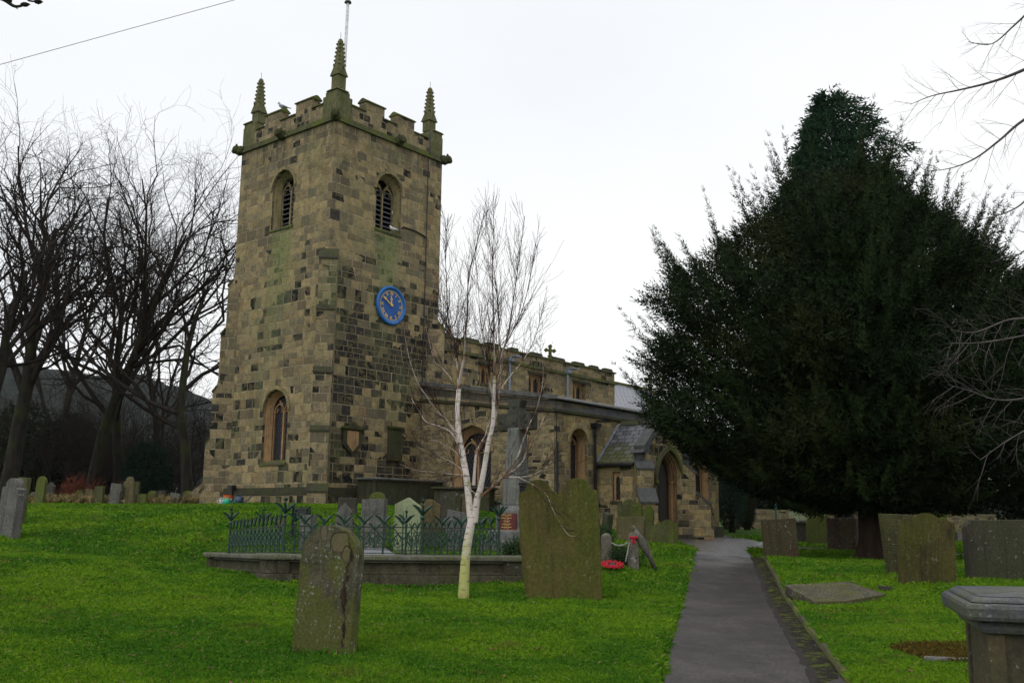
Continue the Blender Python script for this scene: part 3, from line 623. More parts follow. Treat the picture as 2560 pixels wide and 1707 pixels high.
# ---- chancel roof
mb = MB(); mb.prism([(.9, 5.6), (-3, 9.02), (-6.9, 5.6), (-6.6, 5.4), (-3, 8.75), (.6, 5.4)], (CE+.003, 0, 0), (0, -1, 0), (0, 0, 1), (26.3-CE, 0, 0)); cr = part('chancel_roof', mb, M_SLATE2)
mb = MB(); mb.tube([(CE, 3, 9.04), (26.3, 3, 9.04)], .09, 8); part('ridge_tile', mb, M_COPE, cr)
mb = MB(); mb.box(CE+.003, -.5, .8, 26.3, 6.5, 5.6); mb.prism([(-.5, 5.6), (6.5, 5.6), (3, 9.1)], (26.1, 0, 0), (0, 1, 0), (0, 0, 1), (.3, 0, 0)); part('chancel_wall', mb, M_ASH2)
def gcross(name, x, y, z0, z1, w, th, ang=0):
    mb = MB(); h = z1-z0; cz = z0+h*.62; u = np.array([cos(ang), sin(ang), 0]); o = np.array([x, y, 0])-np.array([-u[1], u[0], 0])*th/2; w_ = np.array([-u[1], u[0], 0])*th
    def lobe(ax, az, r): return [(ax+r*cos(2*pi*k/10), az+r*sin(2*pi*k/10)) for k in range(10)]
    a = h*.07
    mb.prism([(-a*1.3, z0), (a*1.3, z0), (a, cz), (-a, cz)], o, u, (0, 0, 1), w_); mb.prism([(-a, cz-.01), (a, cz-.01), (a, z1-.06), (-a, z1-.06)], o+w_*.01, u, (0, 0, 1), w_*.98)
    mb.prism([(-w/2+.06, cz-a), (w/2-.06, cz-a), (w/2-.06, cz+a), (-w/2+.06, cz+a)], o-w_*.01, u, (0, 0, 1), w_*1.02)
    R_ = h*.095
    for ex, ez in ((-1, 0), (1, 0), (0, 1)):
        px, pz = ex*(w/2-R_), (cz if not ez else z1-R_)
        for q in ((R_*.8, 0), (-R_*.8, 0), (0, R_*.8), (0, -R_*.8)): mb.prism(lobe(px+q[0], pz+q[1], R_*.62), o+w_*(.02+.01*abs(q[0])), u, (0, 0, 1), w_*.96)
    for q in (-1, 1): mb.prism(lobe(q*R_, z0+h*.22, R_*.7), o, u, (0, 0, 1), w_)
    return part(name, mb, M_COPE)
gcross('gable_cross', CE-.15, 3.0, 8.85, 9.62, .70, .14, pi/2*.35) if 0 else None
gcross('gable_cross', 13.05, .14, 8.79, 9.44, .56, .12, -.3)
gcross('gable_cross', 26.25, 3.0, 9.1, 9.95, .78, .14, -.3)
# ---- porch : s 7.35..10.4 , t 6.33..8.25
PX0, PX1, PT = 7.35, 10.2, 8.25; PXC = (PX0+PX1)/2; FPF = Face((PXC, -PT), (1, 0), (0, 1)); FPS = Face((PX0, -PT), (0, 1), (1, 0)); DC = 9.02-PXC
hw_ = (PX1-PX0)/2
doorhole = sh(arch(.84, 3.05, 4.16, z0=.8), DC)
mb = MB(); FPF.wall(mb, [(-hw_, .8), (hw_, .8), (hw_, 3.95), (0, 5.25), (-hw_, 3.95)], [doorhole], .10)
FPF.wall(mb, [(hw_, .8), (-hw_, .8), (-hw_, 3.72), (0, 5.2), (hw_, 3.72)][::-1], [doorhole], 0, d=.46)
pw = [(PT-7.30, 2.35), (PT-6.98, 2.35), (PT-6.98, 3.36), (PT-7.30, 3.36)]
FPS.wall(mb, [(0, .8), (PT-AT, .8), (PT-AT, 3.80), (0, 3.80)], [pw], .14); Face((PX1, -PT), (0, 1), (-1, 0)).wall(mb, [(0, .8), (PT-AT, .8), (PT-AT, 3.8), (0, 3.8)])
part('porch_wall', mb, M_ASH2)
# door surround, stepped orders
mb = MB(); prev = doorhole; a = .84; d = .10
for i in range(3):
    nx = sh(arch(a-.08, 3.05, 4.16-.06*(i+1), z0=.8), DC); FPF.tunnel(mb, prev, d, d+.015, nx); a -= .08; FPF.tunnel(mb, nx, d+.015, d+.09); prev = nx; d += .09
dr = part('doorway', mb, M_WARM)
mb = MB()
for q in (-1, 1):
    for k_, (aa, dd) in enumerate(((.79, .09), (.64, .27))):
        mb = MB(); x = PXC+DC+q*aa; y = -PT+dd
        mb.tube([(x, y, 1.15), (x, y, 2.98)], .045, 8); mb.lathe([(.05, 2.90), (.055, 2.95), (.05, 2.98), (.09, 3.04), (.09, 3.10)], 10, (x, y, 0)); mb.lathe([(.09, 1.1), (.09, 1.3), (.06, 1.36), (.05, 1.42)], 10, (x, y, 0)); part('shaft', mb, M_WARM, dr)
mb = MB()
for rr_, dd in ((.79, .06), (.71, .15), (.63, .24)):
    FPF.bar(mb, sh(arch(rr_, 3.05, 4.16-(.84-rr_)*.62), DC), .03, dd)
part('archivolt', mb, M_WARM, dr)
mb = MB(); FPF.band(mb, sh(arch(.86, 3.05, 4.19), DC), sh(arch(.99, 3.05, 4.36), DC), -.10, .03)
for q in (-1, 1): mb.sphere((PXC+DC+q*.94, -PT-.08, 3.0), .10, 8, 6)
part('hood_mould', mb, M_COPE, dr)
mb = MB(); FPF.wall(mb, sh(arch(.66, 3.05, 4.02, z0=.9), DC), d=.385); do = part('door', mb, M_DOOR)
mb = MB(); mb.box(PXC+DC-.02, -PT+.37, 1.1, PXC+DC+.02, -PT+.39, 3.9); part('door_joint', mb, M_BLACK, do)
mb = MB(); mb.box(PXC+DC-1.0, -PT-.35, .8, PXC+DC+1.0, -PT+.38, 1.22); part('doorstep', mb, M_SOOT)
# porch roof
th = atan2(1.55, hw_+.1); ov = .12; zr, ze = 5.22, 3.66
mb = MB(); mb.prism([(0, zr), (-hw_-ov, ze), (-hw_-ov, ze-.06), (0, zr-.08), (hw_+ov, ze-.06), (hw_+ov, ze)], (PXC, -PT+.30, 0), (1, 0, 0), (0, 0, 1), (0, PT-AT-.30, 0)); pr_ = part('porch_roof', mb, M_SLATE)
mb = MB(); mb.prism([(-.14, 5.12), (.14, 5.12), (.02, 5.28), (-.02, 5.28)], (PXC, -PT+.30, 0), (1, 0, 0), (0, 0, 1), (0, PT-AT-.3, 0)); part('ridge_tile', mb, M_SOOT, pr_)
mb = MB(); mb.prism([(0, zr+.03), (-hw_-ov, ze+.03), (-hw_-ov, ze+.06), (0, zr+.06)], (PXC, -AT-.12, 0), (1, 0, 0), (0, 0, 1), (0, .12, 0)); part('lead_flashing', mb, M_WHITE if 0 else M_LEAD, pr_)
mb = MB(); mb.tube([(PX0-.16, -PT+.3, 3.60), (PX0-.16, -AT, 3.60)], .06, 6); part('gutter', mb, M_BLACK, pr_)
# gable coping with kneelers
mb = MB(); ci = [(-hw_-.02, 3.93), (0, 5.30), (hw_+.02, 3.93)]; co_ = [(-hw_-.06, 4.24), (0, 5.62), (hw_+.06, 4.24)]
FPF.band(mb, ci, co_, -.10, .34)
for q in (-1, 1): FPF.ext(mb, [(q*(hw_-.18), 3.98), (q*(hw_+.26), 3.98), (q*(hw_+.20), 4.06), (q*(hw_-.02), 4.14), (q*(hw_-.18), 4.20)][::q], -.14, .38); FPF.ext(mb, [(q*(hw_-.1), 3.70), (q*(hw_+.1), 3.76), (q*(hw_+.14), 3.98), (q*(hw_-.1), 3.98)][::q], -.02, .3)
mb.box(PXC-.10, -PT-.05, 5.56, PXC+.10, -PT+.2, 5.76, .04, .04); part('gable_coping', mb, M_DLEAD)
for q in (-1, 1): dbutt('buttress', PXC+q*hw_, -PT, q, -1, .58, [(1.45, .95), (2.30, .84), (3.45, .30)], .8, M_ASH2, M_DLEAD, weather=.24, root=.4)
mb = MB()
FPS.wall(mb, pw, [sh(arch(.09, 3.05, 3.22, 5, z0=2.40), PT-7.14)], .06, d=.10); wf = part('window', mb, M_WARM); mb = MB(); FPS.wall(mb, pw, d=.17); part('glass', mb, M_GLASS, wf)
mb = MB(); FPS.ext(mb, [(PT-7.38, 2.26), (PT-6.9, 2.26), (PT-6.9, 2.35), (PT-7.38, 2.35)], -.05, .02); FPS.ext(mb, [(PT-7.75, 3.42), (PT-7.3, 3.42), (PT-7.3, 3.56), (PT-7.75, 3.56)], -.02, .02); part('sill', mb, M_SOOT, wf)
# lamp on the porch gable
mb = MB(); lx = PXC+.35; mb.tube([(lx, -PT-.02, 4.72), (lx, -PT-.16, 4.95), (lx, -PT-.36, 4.98), (lx, -PT-.42, 4.80)], .018, 6); lm = part('porch_lamp', mb, M_BLACK)
mb = MB(); mb.lathe([(.05, 4.80), (.07, 4.70), (.20, 4.56), (.22, 4.53), (.20, 4.53)], 14, (lx, -PT-.42, 0)); part('lamp_shade', mb, M_DLEAD, lm)
mb = MB(); mb.sphere((lx, -PT-.42, 4.46), .075, 8, 6, (1, 1, 1.4)); part('lamp_glass', mb, simple('frosted_glass', (.35, .33, .28), .2, .5), lm)
mb = MB(); mb.box(PXC-.12, -PT-.06, 4.38, PXC-.04, -PT, 4.72); mb.box(PXC-.16, -PT-.08, 4.45, PXC, -PT, 4.5); part('bracket', mb, M_BLACK)
# ---- birds
def bird(name, loc, rz, mat, label, scale=1):
    mb = MB(); mb.tube([(-.20, 0, .03), (-.10, 0, .06), (0, 0, .08), (.07, 0, .12), (.11, 0, .18), (.13, 0, .20)], [.012, .04, .07, .055, .033, .02], 8); mb.sphere((.125, 0, .205), .035, 8, 6); mb.tube([(.15, 0, .205), (.185, 0, .195)], [.012, .003], 5)
    mb.add([(-.08, .02, .05), (-.27, .05, .01), (-.27, -.05, .01), (-.08, -.02, .05), (-.27, 0, .025)], [(0, 1, 4), (0, 4, 2, 3)])
    mb.xf(lambda v: tuple(np.array(v)*scale)); r = empty(name, loc, rz, label, 'bird'); obj('body', mb, mat, r, True)
    lg = MB(); [lg.tube([(.0, q*.02*scale, .05*scale), (.0, q*.02*scale, -.0)], .004, 4) for q in (-1, 1)]; obj('legs', lg, simple('bird_leg', (.3, .1, .08)), r)
    w = MB(); [w.tube([(.05, q*.05, .11), (-.04, q*.062, .085), (-.18, q*.03, .04)], [.03, .035, .008], 6) for q in (-1, 1)]; w.xf(lambda v: tuple(np.array(v)*scale)); obj('wings', w, mat, r, True)
p = cxf(3.02, .02); bird('dove', (p[0], p[1], 12.33), radians(165), M_DOVE, 'white dove sitting on the clock side belfry window sill', 1.05)
p = cxf(.18, -3.4); bird('pigeon', (p[0], p[1], 17.17), radians(170), M_PIGEON, 'pale pigeon perched on a merlon of the tower battlements', 1.25)
# ---------------------------------------------------------------- ground, paths
def graded(lo, hi, flo, fhi, st, gr=1.22):
    a = list(np.arange(flo, fhi+1e-6, st)); s = st
    while a[-1] < hi: s *= gr; a.append(a[-1]+s)
    s = st
    while a[0] > lo: s *= gr; a.insert(0, a[0]-s)
    return np.array(a)
gx = graded(-800, 800, -12, 12, .22); gy = graded(-150, 900, 3, 36, .22)
GX, GY = np.meshgrid(gx, gy); P2 = np.stack([GX.ravel(), GY.ravel()], 1); Z = Hs(P2)
nx, ny = len(gx), len(gy); ii = np.arange(ny-1)[:, None]*nx+np.arange(nx-1)[None, :]
F = np.stack([ii, ii+1, ii+nx+1, ii+nx], -1).reshape(-1, 4)
m = NM('lawn_soil', .95, .15); P = m.coord(); a = m.noise(P, .35, 4, .6); b = m.noise(P, 2.6, 5, .65); f = m.noise(P, 45, 4, .7)
c = m.mix(m.step(m.add(m.mul(a, .6), m.mul(b, .4)), .38, .62), (.024, .065, .006), (.068, .120, .009)); c = m.mix(m.mul(m.step(m.noise(P, 1.4, 5, .7), .60, .68), .7), c, (.085, .070, .022))
c = m.mix(1, c, m.ramp(f, (.3, .45), (.7, 1.45)), 'MULTIPLY'); m.col(c); m.bump(f, .8, .03); M_LAWN = m.m
tag(obj('lawn', npmesh('lawn', np.column_stack([P2, Z]), F, M_LAWN, smooth=True), None), kind='structure')
JIT = [0]
def V2off(k, n, N_):
    g_ = np.random.default_rng(k+n); a = g_.normal(0, 1, k); a = (a+np.roll(a, 1)+np.roll(a, 2))/1.7; return N_*(a*JIT[0])[:, None]
def strip(pts, n, dz, over=0, offs=None, st=.3):
    """ribbon mesh along a polyline of (x,y,halfwidth)"""
    P = [np.array(p[:2]) for p in pts]; hw = [p[2] for p in pts]; Q = []; Wd = []
    for i in range(len(P)-1):
        k = max(2, int(np.linalg.norm(P[i+1]-P[i])/st))
        for j in range(k): Q.append(P[i]+(P[i+1]-P[i])*j/k); Wd.append(hw[i]+(hw[i+1]-hw[i])*j/k)
    Q.append(P[-1]); Wd.append(hw[-1]); Q = np.array(Q); Wd = np.array(Wd)
    for _ in range(6):
        Q[1:-1] = (Q[:-2]+2*Q[1:-1]+Q[2:])/4; Wd[1:-1] = (Wd[:-2]+2*Wd[1:-1]+Wd[2:])/4
    T = np.gradient(Q, axis=0); T /= np.linalg.norm(T, axis=1)[:, None]; N_ = np.stack([T[:, 1], -T[:, 0]], 1)
    us = np.linspace(-1, 1, n) if offs is None else None
    V = []
    for i in range(len(Q)):
        for k in range(n):
            o = us[k]*(Wd[i]+over) if offs is None else (Wd[i]+offs[k][0])
            V.append((*(Q[i]+N_[i]*o), 0))
    V = np.array(V); V[:, 2] = Hs(V[:, :2])+dz if offs is None else 0
    if offs is not None:
        V[0::n, :2] += V2off(len(Q), n, N_); V[1::n, :2] += V2off(len(Q), n, N_)*.7
        base = Hraw(V[:, :2]); dzs = np.tile([q[1] for q in offs], len(Q)); V[:, 2] = base+dzs
    ii = np.arange(len(Q)-1)[:, None]*n+np.arange(n-1)[None, :]
    return V, np.stack([ii, ii+1, ii+n+1, ii+n], -1).reshape(-1, 4)
m = NM('tarmac', .5, .4); P = m.coord(); f = m.noise(P, 70, 3, .8); v = m.vor(P, 55); big = m.noise(P, .9, 4, .6); y = m.sep(P)[1]
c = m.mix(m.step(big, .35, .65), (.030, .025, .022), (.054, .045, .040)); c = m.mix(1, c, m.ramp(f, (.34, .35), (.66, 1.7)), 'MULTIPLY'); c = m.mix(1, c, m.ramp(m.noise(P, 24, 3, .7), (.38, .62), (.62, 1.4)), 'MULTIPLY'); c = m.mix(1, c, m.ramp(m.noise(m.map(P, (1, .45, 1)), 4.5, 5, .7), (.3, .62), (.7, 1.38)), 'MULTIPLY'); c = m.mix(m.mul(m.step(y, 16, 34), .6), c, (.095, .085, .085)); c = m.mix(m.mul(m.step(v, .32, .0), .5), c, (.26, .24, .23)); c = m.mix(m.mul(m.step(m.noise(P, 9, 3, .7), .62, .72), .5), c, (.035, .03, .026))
c = m.mix(m.mul(m.step(m.noise(P, 2.2, 5, .7), .60, .70), .6), c, (.045, .038, .022))
sm = m.M('ABSOLUTE', m.M('SUBTRACT', m.add(y, m.mul(m.noise(P, 3, 2), .12)), 18.75)); c = m.mix(m.step(sm, .03, .015), c, (.02, .018, .015))
m.col(c); m.rough(m.mix(m.step(m.add(y, m.mul(big, 14)), 24, 36), m.ramp(big, (.3, .62), (.7, .42)), .24)); m.bump(m.add(m.mul(f, .6), m.mul(v, -.5)), .8, .012); M_TAR = m.m
V, F = strip(PATHC, 7, .045, .03); V[:, 2] += 0.0; tag(obj('path', npmesh('path', V, F, M_TAR, smooth=True), None), kind='structure')
V, F = strip(FORE, 13, .041, .03); tag(obj('forecourt_path', npmesh('forecourt_path', V, F, M_TAR, smooth=True), None), kind='structure')
# kerb and mossy gutter on the right of the path
m = NM('mossy_gutter', .9, .2); P = m.coord(); f = m.noise(P, 30, 4, .7); g = m.noise(P, 6, 5, .7)
gf = m.step(m.add(m.attr('tint'), m.mul(m.M('SUBTRACT', m.noise(P, 7, 5, .75), .5), 1.6)), .28, .42)
m.col(m.mix(gf, (.040, .034, .030), m.mix(1, m.mix(m.step(g, .50, .58), (.022, .018, .012), (.075, .095, .010)), m.ramp(f, (.3, .5), (.7, 1.5)), 'MULTIPLY'))); m.bump(f, 1, .03)
KP = [p for p in PATHC if p[1] < 27.5]
JIT[0] = .006; V, F = strip(KP, 5, 0, offs=[(-.24, -.0545), (-.20, -.0475), (-.10, -.042), (-.0, -.034), (.06, -.04)], st=.1); JIT[0] = 0; V[:, 2] += .006*np.sin(V[:, 1]*7+np.sin(V[:, 1]*3)*2)*np.sin(V[:, 0]*13+V[:, 1]*4); tag(obj('gutter', npmesh('gutter', V, F, m.m, np.tile([0, .12, .7, 1.2, 1.4], len(V)//5)), None), kind='structure')
V, F = strip(KP, 4, 0, offs=[(.045, -.09), (.05, .022), (.10, .03), (.11, -.08)]); tag(obj('kerb', npmesh('kerb', V, F, stone('kerb_stone', (.10, .09, .05), (.06, .06, .03), .75, (.12, .14, .012), .1)), None), kind='structure')
# hills
def hills(name, x0, x1, y0, fn, colr):
    xs = np.linspace(x0, x1, 90); ds = np.linspace(0, 1, 14); V = []
    for d_ in ds:
        for x in xs: V.append((x, y0+d_*260, -4+fn(x)*sin(d_*pi/2)+3*sin(x*.05+d_*9)*d_))
    ii = np.arange(13)[:, None]*90+np.arange(89)[None, :]; F = np.stack([ii, ii+1, ii+91, ii+90], -1).reshape(-1, 4)
    m = NM(name+'_woods', 1, .05); P = m.coord(); f = m.noise(P, .06, 5, .7); m.col(m.mix(1, colr, m.ramp(f, (.3, .55), (.7, 1.5)), 'MULTIPLY')); m.bump(f, 1, 6)
    tag(obj(name, npmesh(name, np.array(V), F, m.m, smooth=True), None), kind='structure')
hills('hill', -520, 160, 480, lambda x: 92-.12*max(x+240, 0)+24*math.exp(-((x+360)/95)**2)+2.5*sin(x*.04)+1.5*sin(x*.13)+sin(x*.5), (.020, .024, .021))
hills('far_hill', -200, 800, 560, lambda x: 38+8*sin(x*.012)+3*sin(x*.05), (.045, .052, .055))

# grass blades
def grass(n, seed, d0, d1, x0=-.60, x1=.68, ln=(.035, .075), keep=None):
    g = np.random.default_rng(seed); d = (d0**-.35+g.random(n)*(d1**-.35-d0**-.35))**(-1/.35); t = x0+(x1-x0)*g.random(n); X = d*t; Y = d.copy(); P = np.stack([X, Y], 1)
    m = np.ones(n, bool)
    for pts, mg in ((PATHC, .0), (FORE, .0)):
        q, hw, sd_ = pseg(P, pts); edge = np.where((sd_ > 0) & (P[:, 1] < 27) & (pts is PATHC), .10, -.10+.13*g.random(n)**.5+.03*np.sin(P[:, 1]*5)); m &= q > hw+mg+edge
    # not inside the church
    s_ = (P[:, 0]-C0[0])*sin(AZ)+(P[:, 1]-C0[1])*cos(AZ); t_ = (P[:, 0]-C0[0])*cos(AZ)-(P[:, 1]-C0[1])*sin(AZ)
    m &= ~((s_ > -.2) & (s_ < 30) & (t_ < 6.5) & (t_ > -7) & ~((s_ < 4.7) & (t_ > .2)))
    P = P[m]; d = d[m]; n = len(P); z = Hs(P)
    a = g.random(n)*2*pi; L_ = (ln[0]+(ln[1]-ln[0])*g.random(n))*(1+.4*np.sin(P[:, 0]*3.1+P[:, 1]*2)*np.sin(P[:, 1]*2.3)); L_ *= .75+.02*d
    w = (.0013+.00030*d)*(1+.6*g.random(n)); bend = g.random(n)*1.1+.15; ba = g.random(n)*2*pi
    V = np.zeros((n, 4, 3)); V[:, 0] = np.column_stack([P[:, 0]-w*np.cos(a), P[:, 1]-w*np.sin(a), z-.01]); V[:, 1] = np.column_stack([P[:, 0]+w*np.cos(a), P[:, 1]+w*np.sin(a), z-.01])
    V[:, 2] = np.column_stack([P[:, 0]+w*.8*np.cos(a)+L_*.35*bend*np.cos(ba), P[:, 1]+w*.8*np.sin(a)+L_*.35*bend*np.sin(ba), z+L_*.6])
    V[:, 3] = np.column_stack([P[:, 0]+L_*bend*np.cos(ba), P[:, 1]+L_*bend*np.sin(ba), z+L_*np.clip(1.1-.45*bend, .3, 1)])
    idx = np.arange(n)[:, None]*4; F = np.concatenate([idx+[0, 1, 2], idx+[0, 2, 3]]); return V.reshape(-1, 3), F, np.repeat(g.random(n), 4)
m = NM('grass_blades', .75, .1); P = m.coord(); t = m.attr('tint'); a = m.noise(P, .45, 4, .6); b = m.noise(P, 3, 4, .65)
c = m.mix(t, (.050, .150, .008), (.118, .255, .014)); c = m.mix(m.step(m.add(m.mul(a, .65), m.mul(b, .35)), .40, .60), m.mix(1, c, (.60, .72, .8), 'MULTIPLY'), m.mix(1, c, (1.5, 1.2, .9), 'MULTIPLY')); c = m.mix(m.mul(m.step(m.noise(P, 1.1, 4, .7), .58, .70), .55), c, (.15, .13, .03))
c = m.mix(m.M('GREATER_THAN', t, .975), c, (.24, .22, .08)); m.col(c); M_GRASS = m.m
V, F, T = grass(1050000, 3, 7.0, 42.0); tag(obj('grass', npmesh('grass', V, F, M_GRASS, T), None), 'short wet green grass covering the churchyard', 'grass', kind='stuff')
# long dry grass along the crest
def tuft_field(n, pts, seed, ln, mat, name, label, cat, spread=1.0, w=.006):
    g = np.random.default_rng(seed); k = g.integers(0, len(pts), n); B = np.array(pts)[k]+g.normal(0, spread, (n, 2))*[1, .5]; z = Hs(B); a = g.random(n)*2*pi; ba = g.random(n)*2*pi; L_ = ln*(.4+g.random(n)); bd = .25+g.random(n)*.9
    V = np.zeros((n, 4, 3)); wx, wy = w*np.cos(a), w*np.sin(a)
    V[:, 0] = np.column_stack([B[:, 0]-wx, B[:, 1]-wy, z]); V[:, 1] = np.column_stack([B[:, 0]+wx, B[:, 1]+wy, z]); V[:, 2] = np.column_stack([B[:, 0]+wx+L_*.25*bd*np.cos(ba), B[:, 1]+wy+L_*.25*bd*np.sin(ba), z+L_*.65]); V[:, 3] = np.column_stack([B[:, 0]+L_*bd*.8*np.cos(ba), B[:, 1]+L_*bd*.8*np.sin(ba), z+L_*np.clip(1.15-.6*bd, .15, 1)])
    idx = np.arange(n)[:, None]*4; F = np.concatenate([idx+[0, 1, 2], idx+[0, 2, 3]]); tag(obj(name, npmesh(name, V.reshape(-1, 3), F, mat, np.repeat(g.random(n), 4)), None), label, cat, kind='stuff')
m = NM('dry_grass', .9, .1); m.col(m.mix(m.attr('tint'), (.09, .07, .03), (.30, .23, .11))); M_DRY = m.m
pts = []
for x in np.linspace(110, 470, 60):
    q = atY(x, 1262, 38+2.5*random.random()); pts.append((q[0], q[1]))
tuft_field(6500, pts, 5, .38, M_DRY, 'dry_grass', 'long dead straw coloured grass around the far left gravestones', 'grass', .5, .0035)
m = NM('dead_moss', 1, .05); m.col(m.mix(m.attr('tint'), (.05, .032, .010), (.13, .10, .02))); q = hit(2395, 1640); pts = [(q[0]+dx, q[1]+dy) for dx in np.arange(-.35, .6, .12) for dy in np.arange(-.55, .6, .12) if (dx/.45)**2+(dy/.6)**2 < 1.2]
tuft_field(9000, pts, 6, .075, m.m, 'dead_moss', 'brown patch of dead moss beside the chest tomb', 'moss', .07, .006)
# fallen leaves
g = np.random.default_rng(4); V = []; F = []
for i in range(260):
    Y = 8.5+16*g.random()**1.4; X = Y*(-.5+.62*g.random()) if i % 4 else Y*((.3+.15*g.random()) if i % 8 else (.17+.10*g.random())); z = H(X, Y)+.03; a = g.random()*6.28; s_ = .02+.022*g.random(); c, d = cos(a)*s_, sin(a)*s_; k = len(V)
    V += [(X-c, Y-d, z), (X+d*.6, Y-c*.6, z+.012), (X+c, Y+d, z+.02*g.random()), (X-d*.6, Y+c*.6, z+.015)]; F.append((k, k+1, k+2, k+3))
tag(obj('fallen_leaves', npmesh('fallen_leaves', np.array(V), np.array(F), simple('dead_leaf', (.13, .055, .025), .7, .3, 0, .6, 2)), None), 'scattered brown dead leaves lying on the lawn', 'leaves', kind='stuff')

# ---------------------------------------------------------------- gravestones
G_SAND = stone('grave_sandstone', (.155, .125, .07), (.10, .085, .05), .35, (.09, .10, .016), .30, .55, dk=.35)
G_FRONT = stone('lichened_grave_stone', (.125, .115, .075), (.085, .08, .05), .60, (.085, .095, .02), .55, .5, liccol=(.30, .33, .30), dk=.45, sc=1.6)
def front_stone():
    m = NM('flaking_headstone', .9, .2); P = m.coord(); x, y, z = m.sep(P); a = m.noise(P, 3.2, 5, .65); f = m.noise(P, 34, 4, .7); n2 = m.noise(P, 7, 4, .6)
    c = m.mix(m.step(a, .35, .65), (.060, .056, .030), (.120, .112, .070)); c = m.mix(1, c, m.ramp(f, (.28, .5), (.72, 1.35)), 'MULTIPLY')
    st = m.noise(m.map(P, (7, 7, .7)), 1.2, 4, .6); c = m.mix(m.mul(m.step(st, .45, .62), .6), c, (.040, .036, .028))
    g_ = m.noise(m.map(P, (1, 1, .8), (5, 0, 0)), 2.4, 4, .65); c = m.mix(m.mul(m.step(m.add(g_, m.mul(m.step(z, .9, .1), .16)), .46, .60), .8), c, m.mix(1, m.ramp(f, (.3, .6), (.7, 1.3)), (.095, .105, .022), 'MULTIPLY'))
    sp = m.mul(m.step(m.noise(P, 30, 3, .7), .57, .63), m.step(m.noise(P, 3.5, 4, .6), .47, .57)); c = m.mix(m.mul(sp, .85), c, (.30, .32, .29))
    sp = m.mul(m.step(m.noise(P, 15, 3, .75), .60, .66), m.step(m.noise(m.map(P, (1, 1, 1), (2, 9, 4)), 2.5, 3, .6), .5, .62)); c = m.mix(m.mul(sp, .5), c, (.24, .26, .23))
    def spall(cx, cz, rx, rz):
        d = m.M('SQRT', m.add(m.M('POWER', m.M('DIVIDE', m.M('ABSOLUTE', m.M('SUBTRACT', x, cx)), rx), 2), m.M('POWER', m.M('DIVIDE', m.M('ABSOLUTE', m.M('SUBTRACT', z, cz)), rz), 2))); return m.add(d, m.mul(m.M('SUBTRACT', n2, .5), 1.9))
    h = m.add(m.mul(f, .35), m.mul(a, .6)); hole = None
    for cx, cz, rx, rz in ((-.07, 1.17, .04, .085), (.12, 1.10, .095, .11), (.20, .98, .05, .07)):
        d = spall(cx, cz, rx, rz); inn = m.step(d, 1.05, .92); ed = m.mul(m.step(d, 1.25, 1.0), m.step(d, .78, .98)); c = m.mix(m.mul(inn, .6), c, (.15, .12, .07)); c = m.mix(m.mul(ed, .55), c, m.mix(m.step(n2, .4, .6), (.022, .018, .012), (.11, .075, .04))); h = m.add(h, m.mul(inn, -1.2))
    cr = m.add(.225, m.mul(m.M('SINE', m.mul(z, 7.5)), .02), m.mul(m.M('SUBTRACT', m.noise(m.comb(0, 0, m.mul(z, 1)), 9, 4, .7), .5), .14)); dx = m.M('ABSOLUTE', m.M('SUBTRACT', x, cr)); wz = m.mul(m.step(z, 1.05, .95), m.step(z, .06, .12)); wid = m.add(.005, m.mul(m.step(m.noise(P, 4.5, 3, .6), .42, .62), .032))
    k = m.mul(m.M('LESS_THAN', dx, wid), wz); k2 = m.mul(m.M('LESS_THAN', dx, m.add(wid, .012)), wz); c = m.mix(m.mul(k2, .6), c, (.085, .06, .035)); c = m.mix(k, c, m.mix(m.step(n2, .35, .65), (.014, .012, .009), (.045, .034, .02)))
    h = m.add(h, m.mul(k, -2.2)); m.col(c); m.bump(h, .9, .02); return m.m
G_FRONT = front_stone()
G_DBL = stone('olive_double_stone', (.135, .105, .035), (.085, .08, .022), .6, (.075, .095, .010), .14, .45, dk=.12, ripple=-.5)
G_GREEN = stone('green_mossy_stone', (.11, .11, .045), (.07, .075, .03), .7, (.10, .13, .015), .15, .5)
G_GREY = stone('grey_grave_stone', (.17, .165, .15), (.11, .105, .10), .2, (.08, .10, .03), .5, .5, liccol=(.42, .42, .36))
G_DARK = stone('dark_grave_stone', (.075, .065, .05), (.045, .042, .035), .35, (.055, .07, .015), .35, .6, liccol=(.38, .38, .36))
G_PALE = stone('pale_lichen_stone', (.33, .37, .22), (.27, .31, .18), .1, (.15, .17, .05), .2, .35, dk=.45, liccol=(.5, .54, .38), sc=2)
G_RED = stone('red_stained_stone', (.065, .028, .022), (.075, .06, .04), .35, (.06, .07, .02), .25, .6, dk=.7)
G_RIP = stone('tooled_mossy_stone', (.10, .08, .028), (.045, .036, .016), .45, (.085, .092, .010), .10, .7, dk=.7, ripple=-1.6)  # darkened albedo carries the yew's shade on this stone
G_RIPH = stone('rippled_mossy_stone', (.09, .08, .04), (.05, .045, .025), .4, (.07, .08, .015), .3, .6, dk=.7, ripple=1.5)
G_BROWN = stone('brown_grave_stone', (.15, .105, .06), (.10, .075, .045), .3, (.09, .10, .02), .15, .6)
def arc(cx, cz, r, a0, a1, n): return [(cx+r*cos(a0+(a1-a0)*i/n), cz+r*sin(a0+(a1-a0)*i/n)) for i in range(n+1)]
